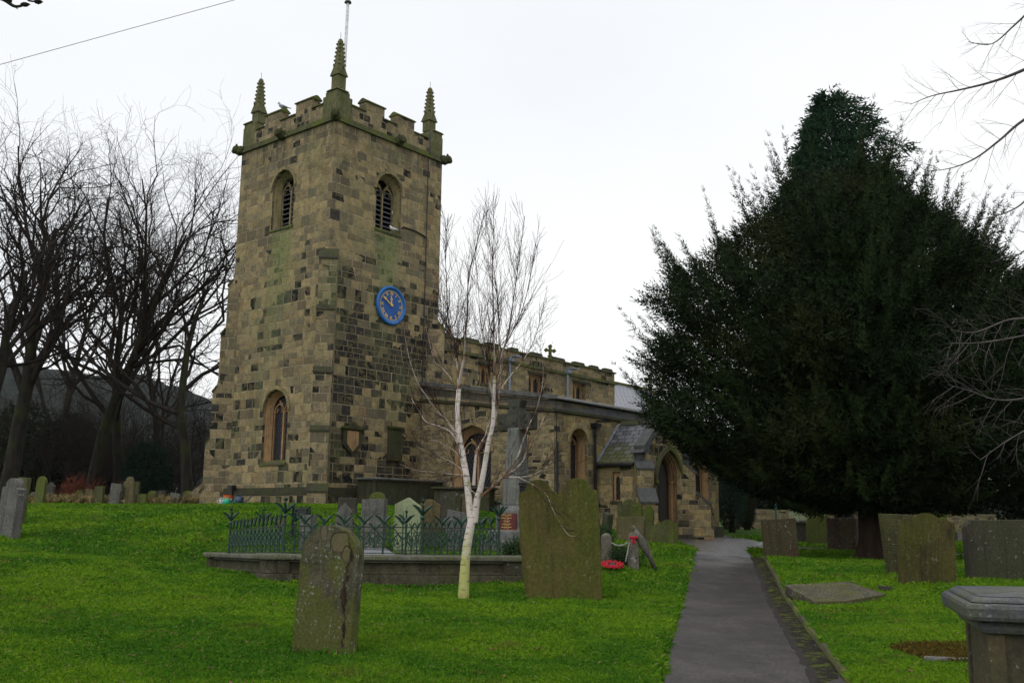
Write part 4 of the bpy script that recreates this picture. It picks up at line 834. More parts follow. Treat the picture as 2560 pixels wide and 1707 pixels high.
def profile(t, w, h):
    a = w/2
    if t == 'round': return [(a, 0)]+arc(0, h-a, a, 0, pi, 16)+[(-a, 0)]
    if t == 'seg': r = a*1.35; b = math.asin(a/r); return [(a, 0)]+arc(0, h-r, r, pi/2-b, pi/2+b, 10)+[(-a, 0)]
    if t == 'flat': return [(a, 0), (a*1.02, h), (-a*1.02, h*.985), (-a, 0)]
    if t == 'slope': return [(a, 0), (a, h*.93), (-a, h), (-a, 0)]
    if t == 'gable': return [(a, 0), (a, h*.84), (a*.05, h), (-a, h*.88), (-a, 0)]
    if t == 'shoulder': s_ = a*.62; return [(a, 0), (a, h-s_*1.15), (a*.8, h-s_*1.1), (s_, h-s_)]+arc(0, h-s_, s_, .15, pi-.15, 12)+[(-s_, h-s_), (-a*.8, h-s_*1.1), (-a, h-s_*1.15), (-a, 0)]
    if t == 'ogee': return [(a, 0), (a, h*.86), (a*.93, h*.89), (a*.80, h*.90), (a*.72, h*.925), (a*.66, h*.93)]+arc(0, h-a*.62, a*.62, .35, pi-.35, 10)+[(-a*.66, h*.93), (-a*.72, h*.925), (-a*.80, h*.90), (-a*.93, h*.89), (-a, h*.86), (-a, 0)]
    if t == 'clip': return [(a, 0), (a, h), (-a*.82, h), (-a*.84, h*.955), (-a*.93, h*.95), (-a, h*.90), (-a, 0)]
    if t == 'double':
        def one(c, b): return [(c+b*.98, h*.87), (c+b*.90, h*.895), (c+b*.70, h*.905), (c+b*.64, h*.925), (c+b*.58, h*.93)]+[(c+b*.58*cos(q), h*.93+h*.07*sin(q)) for q in np.linspace(.12, pi-.12, 11)]+[(c-b*.58, h*.93), (c-b*.64, h*.925), (c-b*.70, h*.905), (c-b*.90, h*.895), (c-b*.98, h*.865)]
        b = a/2; return [(a*.97, 0), (a, h*.5)]+one(b, b)+one(-b, b)+[(-a, h*.5), (-a*.86, 0)]
    if t == 'twin':
        b = a/2; return [(a, 0), (a, h*.8)]+arc(b, h*.82, b*.85, .1, pi-.1, 8)+arc(-b, h*.82, b*.85, .1, pi-.1, 8)+[(-a, h*.8), (-a, 0)]
    if t == 'obelisk': return [(a, 0), (a*.6, h*.9), (0, h), (-a*.6, h*.9), (-a, 0)]
    if t == 'ornate': return [(a, 0), (a, h*.55), (a*.72, h*.62), (a*.8, h*.72), (a*.5, h*.86), (a*.18, h*.93), (0, h), (-a*.2, h*.93), (-a*.55, h*.84), (-a*.85, h*.7), (-a*.8, h*.6), (-a, h*.55), (-a, 0)]
BASES = []
def grave(x0, x1, top, base, typ, mat, label, Y=None, a=.42, lean=0, th=.11, back=0, grp=None, name='gravestone', cat='gravestone'):
    cx = (x0+x1)/2
    if Y is None: P = hit(cx, base); Y = P[1]; X = P[0]
    else: P = atY(cx, base, Y); X = P[0]
    z = H(X, Y); d = float(np.dot(np.array([X, Y, z])-EYE, cF)); k = d/FPX; topz = atY(cx, top, Y)[2]
    BASES.append((X, Y, (x1-x0)*k/2, a))
    w = max(((x1-x0)*k-th*sin(a))/cos(a), .15); h = max(topz-z, .2); g_ = .25
    pr = [(x, q+g_ if q > 0 else 0) for x, q in profile(typ, w, h)]
    mb = MB(); mb.prism(pr, (0, 0, -g_), (1, 0, 0), (0, 0, 1), (0, th, 0)); o = obj(name, mb, mat, bevel=.012 if d < 32 else 0)
    o.location = (X, Y, z); o.rotation_euler = (back, lean, -a); return tag(o, label, cat, grp)
GA = 'gravestones standing in the churchyard'
grave(716, 884, 1312, 1640, 'round', G_FRONT, 'large round topped lichen covered headstone with a flaking crack, nearest on the lawn', a=.36, lean=.05, th=.14)
grave(1302, 1506, 1196, 1505, 'double', G_DBL, 'tall double headstone with twin curved tops, olive green, right of the birch', a=.22, lean=-.045, th=.11)
# left background
grave(-30, 42, 1194, 1345, 'shoulder', G_GREY, 'pale streaked headstone leaning right at the left edge of the lawn', a=.55, lean=.10, th=.22)
grave(20, 60, 1192, 1300, 'flat', G_GREEN, 'narrow dark headstone half hidden behind the leaning streaked one', Y=26, a=.55, lean=.10)
grave(78, 110, 1190, 1264, 'round', G_GREEN, 'slim round topped green headstone standing alone at the far left', Y=36.5, a=.5, lean=.06)
grave(108, 133, 1205, 1262, 'gable', G_DARK, 'dark pointed headstone right behind the slim round topped one', Y=39, a=.5)
grave(66, 84, 1228, 1264, 'gable', G_GREY, 'small grey stone leaning against the left of the slim round topped headstone', Y=40, lean=.2)
grave(185, 206, 1224, 1262, 'flat', G_GREEN, 'low flat topped headstone beside the red shrub', Y=40)
grave(207, 232, 1221, 1263, 'slope', G_BROWN, 'yellowish brown headstone left of the dark green slab under the trees', Y=39)
grave(229, 257, 1214, 1267, 'flat', G_GREEN, 'dark green upright slab left of the leaning grey headstone', Y=37.5)
grave(264, 298, 1208, 1267, 'flat', G_GREY, 'tall grey lettered headstone leaning right before the twin tree trunks', Y=37.5, lean=.13)
grave(300, 334, 1191, 1267, 'shoulder', G_SAND, 'tallest headstone of the background row with a rounded shouldered top', Y=37.5)
grave(333, 343, 1203, 1262, 'flat', G_GREEN, 'narrow stone just behind the tallest background headstone', Y=39)
grave(334, 366, 1234, 1267, 'flat', G_GREEN, 'low mossy headstone right of the tallest background headstone', Y=37.5)
grave(364, 388, 1226, 1264, 'seg', G_GREEN, 'small curved headstone in dry grass near the round yew', Y=39)
grave(388, 414, 1225, 1264, 'flat', G_DARK, 'squat dark headstone under the fallen branches', Y=40)
grave(416, 446, 1232, 1268, 'flat', G_GREY, 'blue grey headstone tilted right close to the tower', Y=38, lean=.16)
grave(450, 478, 1226, 1266, 'seg', G_GREEN, 'green headstone nearest the tower corner', Y=40, lean=.06)
# behind the railings
grave(838, 888, 1243, 1330, 'flat', G_DARK, 'dark square topped headstone behind the pointed grey one, next to the tower', Y=29, a=.25, lean=.05)
grave(832, 882, 1257, 1345, 'ornate', G_GREY, 'grey headstone with a carved stepped point, left of the lichened slab', Y=26, a=.3)
grave(916, 962, 1229, 1330, 'round', G_GREEN, 'round topped headstone peeping over the lichened grey slab', Y=27, a=.25)
grave(896, 961, 1246, 1355, 'flat', G_GREY, 'thick grey slab blotched with white lichen behind the railings', Y=23.5, a=.3, th=.2)
grave(980, 1050, 1243, 1378, 'gable', G_PALE, 'pale green lichen covered headstone with a pointed top', Y=23.5, a=.3)
grave(1036, 1098, 1247, 1370, 'ogee', G_BROWN, 'brown headstone with rounded head beside the pale green pointed one', Y=24.5, a=.28, lean=.02)
grave(1091, 1148, 1228, 1350, 'seg', G_DARK, 'dark wide headstone spotted white, left of the birch trunk', Y=26.5, a=.28, lean=.05)
grave(1136, 1172, 1233, 1345, 'round', G_BROWN, 'tall brown headstone directly behind the birch trunk', Y=28, a=.35, lean=.08)
grave(1110, 1166, 1274, 1370, 'slope', G_GREY, 'low grey headstone with sloping top just left of the birch fork', Y=24, a=.25, lean=.03)
grave(741, 780, 1286, 1345, 'flat', G_GREY, 'small blank stone block inside the left of the railings', Y=24, a=.3, th=.35)
grave(692, 708, 1293, 1345, 'round', G_BROWN, 'tiny round topped stone behind the railing gate posts', Y=25, a=.2)
# by the porch
grave(1543, 1606, 1247, 1350, 'ogee', G_GREEN, 'green headstone with curved shoulders in front of the porch window', Y=28, a=.3)
grave(1600, 1630, 1262, 1352, 'ogee', G_GREEN, 'narrow green headstone leaning right beside the porch buttress', Y=27.5, a=.3, lean=.08)
grave(1541, 1612, 1291, 1360, 'flat', G_SAND, 'flat topped streaky headstone in front of the curved one by the porch', Y=25, a=.2, th=.13)
grave(1640, 1694, 1298, 1375, 'ogee', G_GREEN, 'mossy headstone behind the twin lobed one beside the path', Y=25.5, a=.25, lean=.05)
grave(1625, 1686, 1316, 1375, 'twin', G_GREEN, 'low mossy headstone with twin rounded lobes beside the path', Y=24.5, a=.25, lean=.02)
grave(1492, 1520, 1279, 1345, 'slope', G_DARK, 'dark tapered headstone between the double headstone and the porch', Y=25, a=.9, lean=.14, th=.2)
# right of the path
grave(1914, 1998, 1296, 1397, 'flat', G_RED, 'square dark red headstone with white lichen spots next to the path bend', a=-.12, lean=-.05)
grave(1976, 2022, 1265, 1342, 'flat', G_PALE, 'pale rectangular headstone rising behind the square dark red one', Y=36, a=.1)
grave(2026, 2068, 1263, 1342, 'round', G_GREEN, 'round headstone in the shade behind the low arched green one', Y=38, a=-.15)
grave(2019, 2071, 1282, 1345, 'round', G_GREEN, 'low arched dark green headstone left of the red stained slab', Y=33.5, a=-.1)
grave(2071, 2143, 1294, 1360, 'flat', G_RED, 'wide headstone streaked with red stains left of the yew trunk', Y=31, a=-.1)
grave(2140, 2166, 1294, 1352, 'round', G_DARK, 'dark round stone tucked against the left of the yew trunk', Y=34, a=0)
grave(2222, 2316, 1279, 1437, 'slope', G_RIPH, 'tilted headstone with rippled face behind the scroll topped one', Y=18.2, a=-.1, lean=-.09)
grave(2252, 2390, 1281, 1458, 'ogee', G_RIP, 'mossy headstone with scrolled top and vertical tooling, right of the yew trunk', Y=16.5, a=.12, lean=.05, back=-.06)
grave(2424, 2600, 1299, 1445, 'clip', G_DARK, 'broad dark speckled headstone cut by the right edge of the view', Y=17, a=-.12, lean=-.02, th=.16)
grave(2395, 2425, 1330, 1356, 'flat', G_GREY, 'low grey block on the far grass between two right hand headstones', Y=38, a=0, th=.5)
# chest tombs
def chest(name, x, y, L_, Wd, h, rz, mat, label, slabm, z=None, hip=0, slab=.12, ov=.12):
    z = H(x, y) if z is None else z; e = empty(name, (x, y, z), rz, label, 'chest tomb'); mb = MB(); mb.box(-L_/2, -Wd/2, -.3, L_/2, Wd/2, h-slab); obj('chest_body', mb, mat, e, bevel=.01)
    mb = MB(); mb.box(-L_/2-ov, -Wd/2-ov, h-slab*.75, L_/2+ov, Wd/2+ov, h-slab*.2); mb.box(-L_/2-ov*.4, -Wd/2-ov*.4, h-slab*1.15, L_/2+ov*.4, Wd/2+ov*.4, h-slab*.75); mb.box(-L_/2-ov*.8, -Wd/2-ov*.8, h-slab*.2, L_/2+ov*.8, Wd/2+ov*.8, h, ov*.3, ov*.3)
    if hip: mb.box(-L_/2-ov*.5, -Wd/2-ov*.5, h, L_/2+ov*.5, Wd/2+ov*.5, h+hip, Wd*.48, Wd*.48)
    obj('top_slab', mb, slabm, e, bevel=slab*.16)
    for qx in (-1, 1):
        for qy in (-1, 1): mb = MB(); mb.box(qx*(L_/2-.07), qy*(Wd/2-.07), -.3, qx*(L_/2+.015), qy*(Wd/2+.015), h-slab*1.12); obj('corner_pilaster', mb, mat, e, bevel=.01)
    return e
x, y = cxf(2.9, 1.0); chest('chest_tomb', x, y, 3.3, .85, .98, pi/2-AZ, M_SOOT, 'long chest tomb with a thin slab standing against the tower wall', G_GREY, slab=.1)
x, y = cxf(5.1-1.7, 3.2) if 0 else cxf(3.6, 3.4); chest('chest_tomb', x, y, 1.9, .8, .85, -AZ*.3, M_SOOT, 'dark chest tomb between the tower and the birch tree', G_DARK, slab=.1)
q = atY(2018, 1350, 35); chest('chest_tomb', q[0]-.4, 35, 1.7, .7, .78, -.3, G_DARK, 'mossy chest tomb partly hidden behind the square dark red headstone', G_GREY)
m = stone('tomb_side', (.11, .085, .048), (.06, .055, .035), .2, (.09, .10, .02), .6, .5, liccol=(.27, .28, .22), dk=.6, sc=1.3); slabm = stone('wet_tomb_slab', (.115, .12, .125), (.07, .075, .085), .3, (.15, .16, .02), .25, .3, rough=.38, dk=.3, sc=2.2)
az = radians(22); cx0, cy0 = 2.44, 5.55; ld = np.array([sin(az), cos(az)]); fd = np.array([cos(az), -sin(az)]); fz = radians(-16); ce = np.array([cx0, cy0])+fd*1.05+ld*.5
e = chest('chest_tomb', ce[0], ce[1], 1.9, .86, 1.04-.02, -az+radians(5), m, 'grey stone chest tomb with moulded top, nearest at the lower right corner', slabm, z=.22, hip=.03, slab=.17, ov=.13)
# fallen slab, edging stone
q = hit(2090, 1503); mb = MB(); mb.prism([(-.72, -.62), (-.25, -.72), (.62, -.45), (.72, .62), (-.42, .68)], (0, 0, -.05), (1, 0, 0), (0, 1, 0), (0, 0, .15)); o = obj('fallen_slab', mb, stone('ledger_stone', (.12, .105, .065), (.06, .055, .038), .5, (.10, .11, .015), 1.2, .3, liccol=(.36, .37, .34), sc=2), bevel=.012); o.location = (q[0], q[1]+.15, q[2]+.05); o.rotation_euler = (.11, -.05, .28); tag(o, 'fallen ledger slab with a cracked edge lying in the right hand grass', 'grave slab')
q = hit(2225, 1478); mb = MB(); mb.prism([(-.2, -.1), (.2, -.06), (.14, .12), (-.16, .1)], (0, 0, -.05), (1, 0, 0), (0, 1, 0), (0, 0, .1)); o = obj('stone_fragment', mb, G_DARK, bevel=.01); o.location = (q[0], q[1], q[2]+.02); o.rotation_euler = (0, .15, .4); tag(o, 'broken stone fragment at the right end of the fallen slab', 'stone')
q = hit(2410, 1663); mb = MB(); mb.box(-.35, -.05, -.1, .5, .05, .07); o = obj('edging_stone', mb, G_GREY, bevel=.015); o.location = tuple(q); o.rotation_euler = (0, .03, -.05); tag(o, 'short stone edging sunk in grass by the chest tomb corner', 'stone')
# memorial cross
def lathe4(mb, prof, c=(0, 0, 0)):  # square plan stack of (half width, z)
    V = [(c[0]+sx*r, c[1]+sy*r, c[2]+z) for r, z in prof for sx, sy in ((-1, -1), (1, -1), (1, 1), (-1, 1))]
    mb.add(V, [(i*4+k, i*4+(k+1) % 4, (i+1)*4+(k+1) % 4, (i+1)*4+k) for i in range(len(prof)-1) for k in range(4)]+[(3, 2, 1, 0), tuple(len(V)-4+k for k in range(4))])
G_CROSS = stone('grey_gritstone', (.20, .20, .19), (.13, .13, .125), .12, (.09, .11, .03), .25, .65, dk=.15, sc=1.5); G_CROSSD = stone('dark_cross_head', (.085, .085, .07), (.035, .035, .03), .35, (.06, .075, .02), .2, .6, sc=2)
Yc = 24.5; qx = atY(1290, 1340, Yc)[0]; zb = H(qx, Yc); zz = lambda y: atY(1290, y, Yc)[2]-zb
ra = .62; e = empty('memorial_cross', (qx, Yc, zb), -ra, 'tall grey stone war memorial cross with a red name plaque behind the birch', 'war memorial')
mb = MB(); lathe4(mb, [(.62, -.4), (.62, .18), (.5, .2), (.5, .42), (.36, .46), (.36, zz(1275)-.02), (.30, zz(1264)), (.27, zz(1263))]); obj('pedestal', mb, G_CROSS, e, bevel=.02)
mb = MB(); lathe4(mb, [(.25, zz(1263)), (.245, zz(1235)), (.175, zz(1075)), (.165, zz(1070))]); sh_ = obj('shaft', mb, G_CROSS, e, bevel=.025)
mb = MB(); zc = zz(1055); a0 = .16; pr = [(-.17, zz(1078)), (-.34, zc-.20), (-.62, zc-.20), (-.62, zc+.22), (-.26, zc+.20), (-.18, zc+.34), (-.26, zz(1000)), (.26, zz(1000)), (.18, zc+.34), (.26, zc+.20), (.62, zc+.22), (.62, zc-.20), (.34, zc-.20), (.17, zz(1078))]
mb.prism([(x*.82, z) for x, z in pr], (0, -.15, 0), (1, 0, 0), (0, 0, 1), (0, .30, 0)); obj('cross_head', mb, G_CROSSD, e, bevel=.03)
for x, z in ((-.36, 0), (.36, 0), (0, .38), (0, 0)): mb = MB(); mb.sphere((x, -.15, zc+z), .06, 8, 6, (1, .5, 1)); obj('carved_boss', mb, G_CROSSD, e)
def text(body, size, loc, rot, mat, parent, name='lettering', depth=.004, spacing=1.1):
    cu = bpy.data.curves.new('t', 'FONT'); cu.body = body; cu.size = size; cu.extrude = depth; cu.align_x = 'CENTER'; cu.align_y = 'TOP'; cu.space_character = spacing; cu.offset = size*.018
    to = bpy.data.objects.new('t', cu); COL.objects.link(to); dg = bpy.context.evaluated_depsgraph_get(); me = bpy.data.meshes.new_from_object(to.evaluated_get(dg)); bpy.data.objects.remove(to); me.materials.clear(); me.materials.append(mat)
    o = bpy.data.objects.new(name, me); COL.objects.link(o); o.parent = parent; o.location = loc; o.rotation_euler = rot; return o
zp0, zp1 = zz(1331), zz(1277); M_PLQ = simple('red_granite', (.12, .022, .018), .45, .4, 0, .3, 20); mb = MB(); mb.box(-.27, -.395, zp0, .27, -.36, zp1-.06); pl_ = obj('name_plaque', mb, M_PLQ, e)
M_GOLT = simple('gold_letters', (.62, .45, .16), .5, .4); hh = (zp1-.06-zp0)/12.6; names = ["JOSEPH J. TRIGG", "JOHN P. MALTBY", "TOM FRITH", "GEORGE WEST", "ABRAHAM WHITE", "ARTHUR E. HEPWORTH"]; dates = ["1. 7. 1916", "14. 7. 1916", "10. 7. 1917", "18. 8. 1917", "22. 9. 1917", "26. 10. 1917"]
for i in range(6):
    text(names[i], hh*.98, (0, -.397, zp1-.06-hh*(.55+2*i)), (pi/2, 0, 0), M_GOLT, pl_); text(dates[i], hh*.68, (0, -.397, zp1-.06-hh*(1.65+2*i)), (pi/2, 0, 0), M_GOLT, pl_)
for i, t in enumerate(["IN HONOURED", "MEMORY OF", "THE MEN OF", "THIS PARISH", "WHO GAVE", "THEIR LIVES"]): text(t, .075, (.262-.04*(zz(1204+i*7)-zz(1263))/(zz(1075)-zz(1263)), 0, zz(1206+i*7.5)), (pi/2, 0, pi/2), M_BLACK, sh_)
# grave of granite posts and chain, wreath, bush
def post(x, base, top, Y, label, w=.085):
    q = atY(x, base, Y); z = H(q[0], Y); mb = MB(); h = atY(x, top, Y)[2]-z; lathe4(mb, [(w, -.15), (w*.88, h*.9), (w*.8, h*.93), (w*.35, h)]); o = obj('granite_post', mb, stone('granite', (.20, .18, .15), (.12, .10, .08), .1, (.10, .12, .04), .6, .2, liccol=(.42, .42, .42), dk=.4), bevel=.01); o.location = (q[0], Y, z); o.rotation_euler = (0, 0, .4); return tag(o, label, 'post', 'granite posts of the chained grave'), np.array([q[0], Y, z+h*.85])
_, c0_ = post(1516, 1398, 1332, 19.5, 'squat granite post speckled white left of the dark bush'); _, c1_ = post(1583, 1402, 1330, 19.3, 'granite post hung with a red bow, right of the dark bush')
mb = MB(); P_ = [c0_+(c1_-c0_)*t-np.array([0, 0, .14*4*t*(1-t)]) for t in np.linspace(0, 1, 22)]
for i, p_ in enumerate(P_): mb.sphere(p_, .017, 6, 4, (1.3, .6, 1) if i % 2 else (.6, 1.2, 1))
P2_ = [c1_+np.array([-.10*t-.05, -.1*t, -.42*t]) for t in np.linspace(0, 1, 12)]
for i, p_ in enumerate(P2_): mb.sphere(p_, .016, 6, 4, (1, .6, 1.4))
tag(obj('chain', mb, simple('pale_chain', (.35, .34, .32), .5, .4, .2)), 'whitish iron chain sagging between the two granite posts', 'chain')
mb = MB(); mb.sphere(c1_+np.array([0, -.1, 0]), .035, 6, 4); [mb.sphere(c1_+np.array([q*.05, -.1, .01]), .04, 6, 4, (1, .5, .7)) for q in (-1, 1)]; [mb.tube([c1_+np.array([0, -.1, 0]), c1_+np.array([q*.03, -.1, -.1])], [.012, .016], 4) for q in (-1, 1)]; tag(obj('ribbon_bow', mb, simple('red_ribbon', (.45, .012, .03), .6, .3)), 'small red ribbon bow tied on the granite post', 'bow')
mb = MB(); q = c1_+np.array([.2, -.02, 0]); mb.tube([q+[-.16, 0, .16], q+[-.10, 0, .02], q+[-.0, 0, -.12], q+[.12, 0, -.36], q+[.22, 0, -.60]], [.03, .08, .10, .05, .035], 8); mb.tube([q+[-.16, 0, .14], q+[-.20, 0, .24]], [.03, .02], 6); tag(obj('driftwood_stump', mb, stone('bleached_wood', (.17, .16, .13), (.08, .075, .06), .1, (.09, .10, .03), .1, .7), None, True), 'bleached wooden stump leaning on the right granite post', 'wood')
q = atY(1530, 1404, 18.9); mb = MB(); rr_ = .17
for i in range(26):
    a = i*2*pi/26
    for r in (.10, .155, .20): mb.sphere((r*cos(a+r*9), r*sin(a+r*9)*.9, .035+.015*sin(i*3.3+r*40)), .030, 6, 4, (1, 1, .6))
o = obj('poppy_wreath', mb, simple('poppy_red', (.38, .006, .016), .6, .3, 0, .5, 30)); o.location = (q[0], q[1], H(q[0], q[1])+.11); o.rotation_euler = (.28, 0, .1); tag(o, 'red poppy wreath lying on the grass behind the double headstone', 'wreath'); o2 = MB(); o2.lathe([(.05, .02), (.06, .04), (.05, .055)], 12); obj('wreath_centre', o2, M_BLACK, o)
q = hit(1554, 1413); mb = MB(); mb.box(-.008, -.004, 0, .008, .004, .13); mb.box(-.035, -.005, .075, .035, .005, .092); mb.sphere((0, -.006, .083), .014, 6, 4); o = obj('small_wooden_cross', mb, simple('pale_wood', (.45, .33, .2), .7, .2)); o.location = tuple(q); tag(o, 'tiny wooden remembrance cross stuck in grass beside the wreath', 'cross')
# watering cans and pots beside the tower
def can(x, Y, z, colr, label, s_=1, name='watering_can'):
    q = atY(x, 1262, Y); e = empty(name, (q[0], Y, H(q[0], Y)), .4, label, 'watering can', 'plastic cans beside the tower'); M_ = simple('plastic_'+label.split()[0], colr, .4, .5, 0, .1)
    mb = MB(); mb.lathe([(.11*s_, 0), (.13*s_, .22*s_), (.08*s_, .25*s_)], 12); obj('can_body', mb, M_, e, True); mb = MB(); mb.tube([(.10*s_, 0, .06*s_), (.24*s_, 0, .16*s_), (.34*s_, 0, .27*s_)], [.025, .02, .03], 7); obj('spout', mb, M_, e)
    mb = MB(); mb.tube([(-.12*s_, 0, .06*s_), (-.2*s_, 0, .16*s_), (-.1*s_, 0, .30*s_), (0, 0, .30*s_), (.05*s_, 0, .24*s_)], .014, 6); obj('handle', mb, M_, e)
can(556, 35.6, 0, (.5, .52, .53), 'white plastic watering can at the foot of the tower', .9); can(567, 35.4, 0, (.02, .42, .26), 'bright green plastic watering can at the foot of the tower', 1.0); can(597, 35.0, 0, (.03, .06, .10), 'dark blue plastic watering can below the tower downpipe', 1.25)
q = atY(567, 1250, 35.7); mb = MB(); mb.lathe([(.12, 0), (.17, .38), (.18, .38), (.16, .36)], 12); o = obj('plastic_bucket', mb, simple('orange_plastic', (.7, .10, .02), .4, .5)); o.location = (q[0], 35.8, H(q[0], 35.8)); tag(o, 'orange plastic bucket behind the green watering can', 'bucket')
# floodlight box
q = atY(752, 1290, 25.5); zf = H(q[0], 25.5); e = empty('floodlight', (q[0], 25.5, zf), -.15, 'black boxed floodlight in a metal frame on the grass before the tower', 'floodlight'); mb = MB(); zt_ = atY(752, 1270, 25.5)[2]-zf; mb.box(-.17, -.06, zt_-.2, .17, .1, zt_); obj('lamp_housing', mb, M_BLACK, e); mb = MB(); [mb.box(a_, -.07, -.1, a_+.02, .11, zt_+.03) for a_ in (-.22, .20)]; mb.box(-.22, -.07, zt_+.02, .22, .11, zt_+.04); obj('frame', mb, M_RAILRUST, e)
# ---------------------------------------------------------------- railed grave enclosure
K = [atY(708, 1382, 17.5), atY(1246, 1387, 18.0), None, atY(572, 1381.5, 21.6)]; K[2] = K[1]+K[3]-K[0]; K = [np.array(k) for k in K]  # NL, NR, RR, RL
cen = sum(K)/4
def offc(off):
    R_ = []
    for i in range(4):
        p, a, b = K[i], K[(i-1) % 4], K[(i+1) % 4]; e1 = (p-a)[:2]; e2 = (b-p)[:2]; e1 = e1/np.linalg.norm(e1); e2 = e2/np.linalg.norm(e2); n1 = np.array([e1[1], -e1[0]]); n2 = np.array([e2[1], -e2[0]])
        Mx = np.array([n1, n2]); q = np.linalg.solve(Mx, [n1@p[:2]+off, n2@p[:2]+off]); R_.append(np.array([q[0], q[1], p[2]]))
    return R_
def ring4(mb, o1, o2, z0, z1, z0abs=None):
    A, B = offc(o1), offc(o2); V = []
    for R_, dz in ((A, z0), (B, z0), (B, z1), (A, z1)):
        for p in R_: V.append((p[0], p[1], (p[2]+dz)))
    mb.add(V, [(i*4+k, i*4+(k+1) % 4, ((i+1) % 4)*4+(k+1) % 4, ((i+1) % 4)*4+k) for i in range(4) for k in range(4)])
M_PLIN = stone('plinth_stone', (.12, .105, .065), (.06, .055, .035), .4, (.06, .068, .016), .4, .6, dk=.95, liccol=(.26, .28, .24)); M_PLC = stone('plinth_coping', (.19, .185, .15), (.11, .105, .075), .4, (.11, .125, .03), .3, .3, dk=.5, sc=1.5)
e = empty('grave_enclosure', (cen[0], cen[1], .5), 0, 'low moulded stone enclosure carrying green iron railings', 'grave enclosure')
def pe(name, mb, mat, **k): mb.xf(lambda v: (v[0]-cen[0], v[1]-cen[1], v[2]-.5)); return obj(name, mb, mat, e, **k)
mb = MB(); ring4(mb, .22, -.16, -.9, -.10); ring4(mb, .30, .10, -.9, -.34); ring4(mb, .26, .10, -.34, -.29); pe('plinth_wall', mb, M_PLIN, bevel=.015)
mb = MB(); ring4(mb, .36, -.22, -.098, -.015); ring4(mb, .30, -.2, -.14, -.10); pe('coping', mb, M_PLC, bevel=.025)
O = offc(.17); dU = K[1]-K[0]; dU[2] = 0; dU /= np.linalg.norm(dU); dV = K[3]-K[0]; dV[2] = 0; dV /= np.linalg.norm(dV)
def obox(mb, c, hu, hv, z0, z1): V = [tuple(c+dU*a*hu+dV*b*hv+np.array([0, 0, z])) for z in (z0, z1) for a, b in ((-1, -1), (1, -1), (1, 1), (-1, 1))]; mb.add(V, [(0, 3, 2, 1), (4, 5, 6, 7), (0, 1, 5, 4), (1, 2, 6, 5), (2, 3, 7, 6), (3, 0, 4, 7)])
for c in O:
    mb = MB(); obox(mb, c, .25, .25, -.9, -.33); obox(mb, c, .20, .20, -.33, -.10); p_ = pe('pier', mb, M_PLIN, bevel=.015); mb = MB(); obox(mb, c, .28, .28, -.10, -.003); pe('pier_cap', mb, M_PLC, bevel=.03); bpy.data.objects[-1] if 0 else None
rail = empty('iron_railing', tuple(cen[:2])+(float(cen[2]),), 0, 'ornamental green iron railing with leaf finials on the stone plinth', 'railing')
def pr_o(name, mb, mat, parent=rail): return obj(name, mb, mat, parent)
def leafpair(mb, z, s_, n=2, ph=0):
    for k in range(n):
        a = ph+k*2*pi/n; u = np.array([cos(a), sin(a), 0]); w_ = np.array([-sin(a), cos(a), 0])
        cl = [(.0, .0), (.22, .42), (.55, .85), (1.02, 1.20), (1.25, 1.28)]; wd = [.07, .22, .26, .15, .01]; V = []
        for i, ((r, h), w) in enumerate(zip(cl, wd)):
            j0, j1 = cl[max(i-1, 0)], cl[min(i+1, 4)]; t = np.array([j1[0]-j0[0], j1[1]-j0[1]]); t /= np.linalg.norm(t); nn = np.array([-t[1], t[0]])
            for q in (1, 0, -1):
                p = np.array([r, h])*s_+nn*w*s_*q*.8; c = u*p[0]+np.array([0, 0, z+p[1]])-w_*(.10*s_ if q == 0 else 0); V.append(tuple(c))
        f = []
        for i in range(4): f += [(i*3, i*3+1, i*3+4, i*3+3), (i*3+1, i*3+2, i*3+5, i*3+4)]
        nv = len(V); V2 = [tuple(np.array(v)+w_*.008) for v in V]; mb.add(V+V2, f+[tuple(j+nv for j in t[::-1]) for t in f])
def balmesh(): 
    mb = MB(); mb.tube([(0, 0, 0), (0, 0, .14), (0, 0, .30), (0, 0, .56)], [.020, .016, .012, .010], 6); mb.tube([(0, 0, .56), (0, 0, .74)], [.010, .003], 5); mb.tube([(0, 0, .15), (0, 0, .18)], .026, 6); leafpair(mb, .50, .125); leafpair(mb, .23, .07); return mesh('baluster', mb, M_GREEN)
def postmesh():
    mb = MB(); mb.tube([(0, 0, 0), (0, 0, .64)], .024, 8); mb.lathe([(.028, .60), (.04, .63), (.028, .66)], 8); mb.tube([(0, 0, .64), (0, 0, .90)], [.022, .014], 6); leafpair(mb, .66, .15, 4); mb.lathe([(.012, .88), (.034, .91), (.04, .93), (.012, .94)], 8); mb.tube([(0, 0, .93), (0, 0, 1.0)], [.012, .004], 5); mb.box(-.035, -.035, -.005, .035, .035, .03); return mesh('corner_post', mb, M_GREEN)
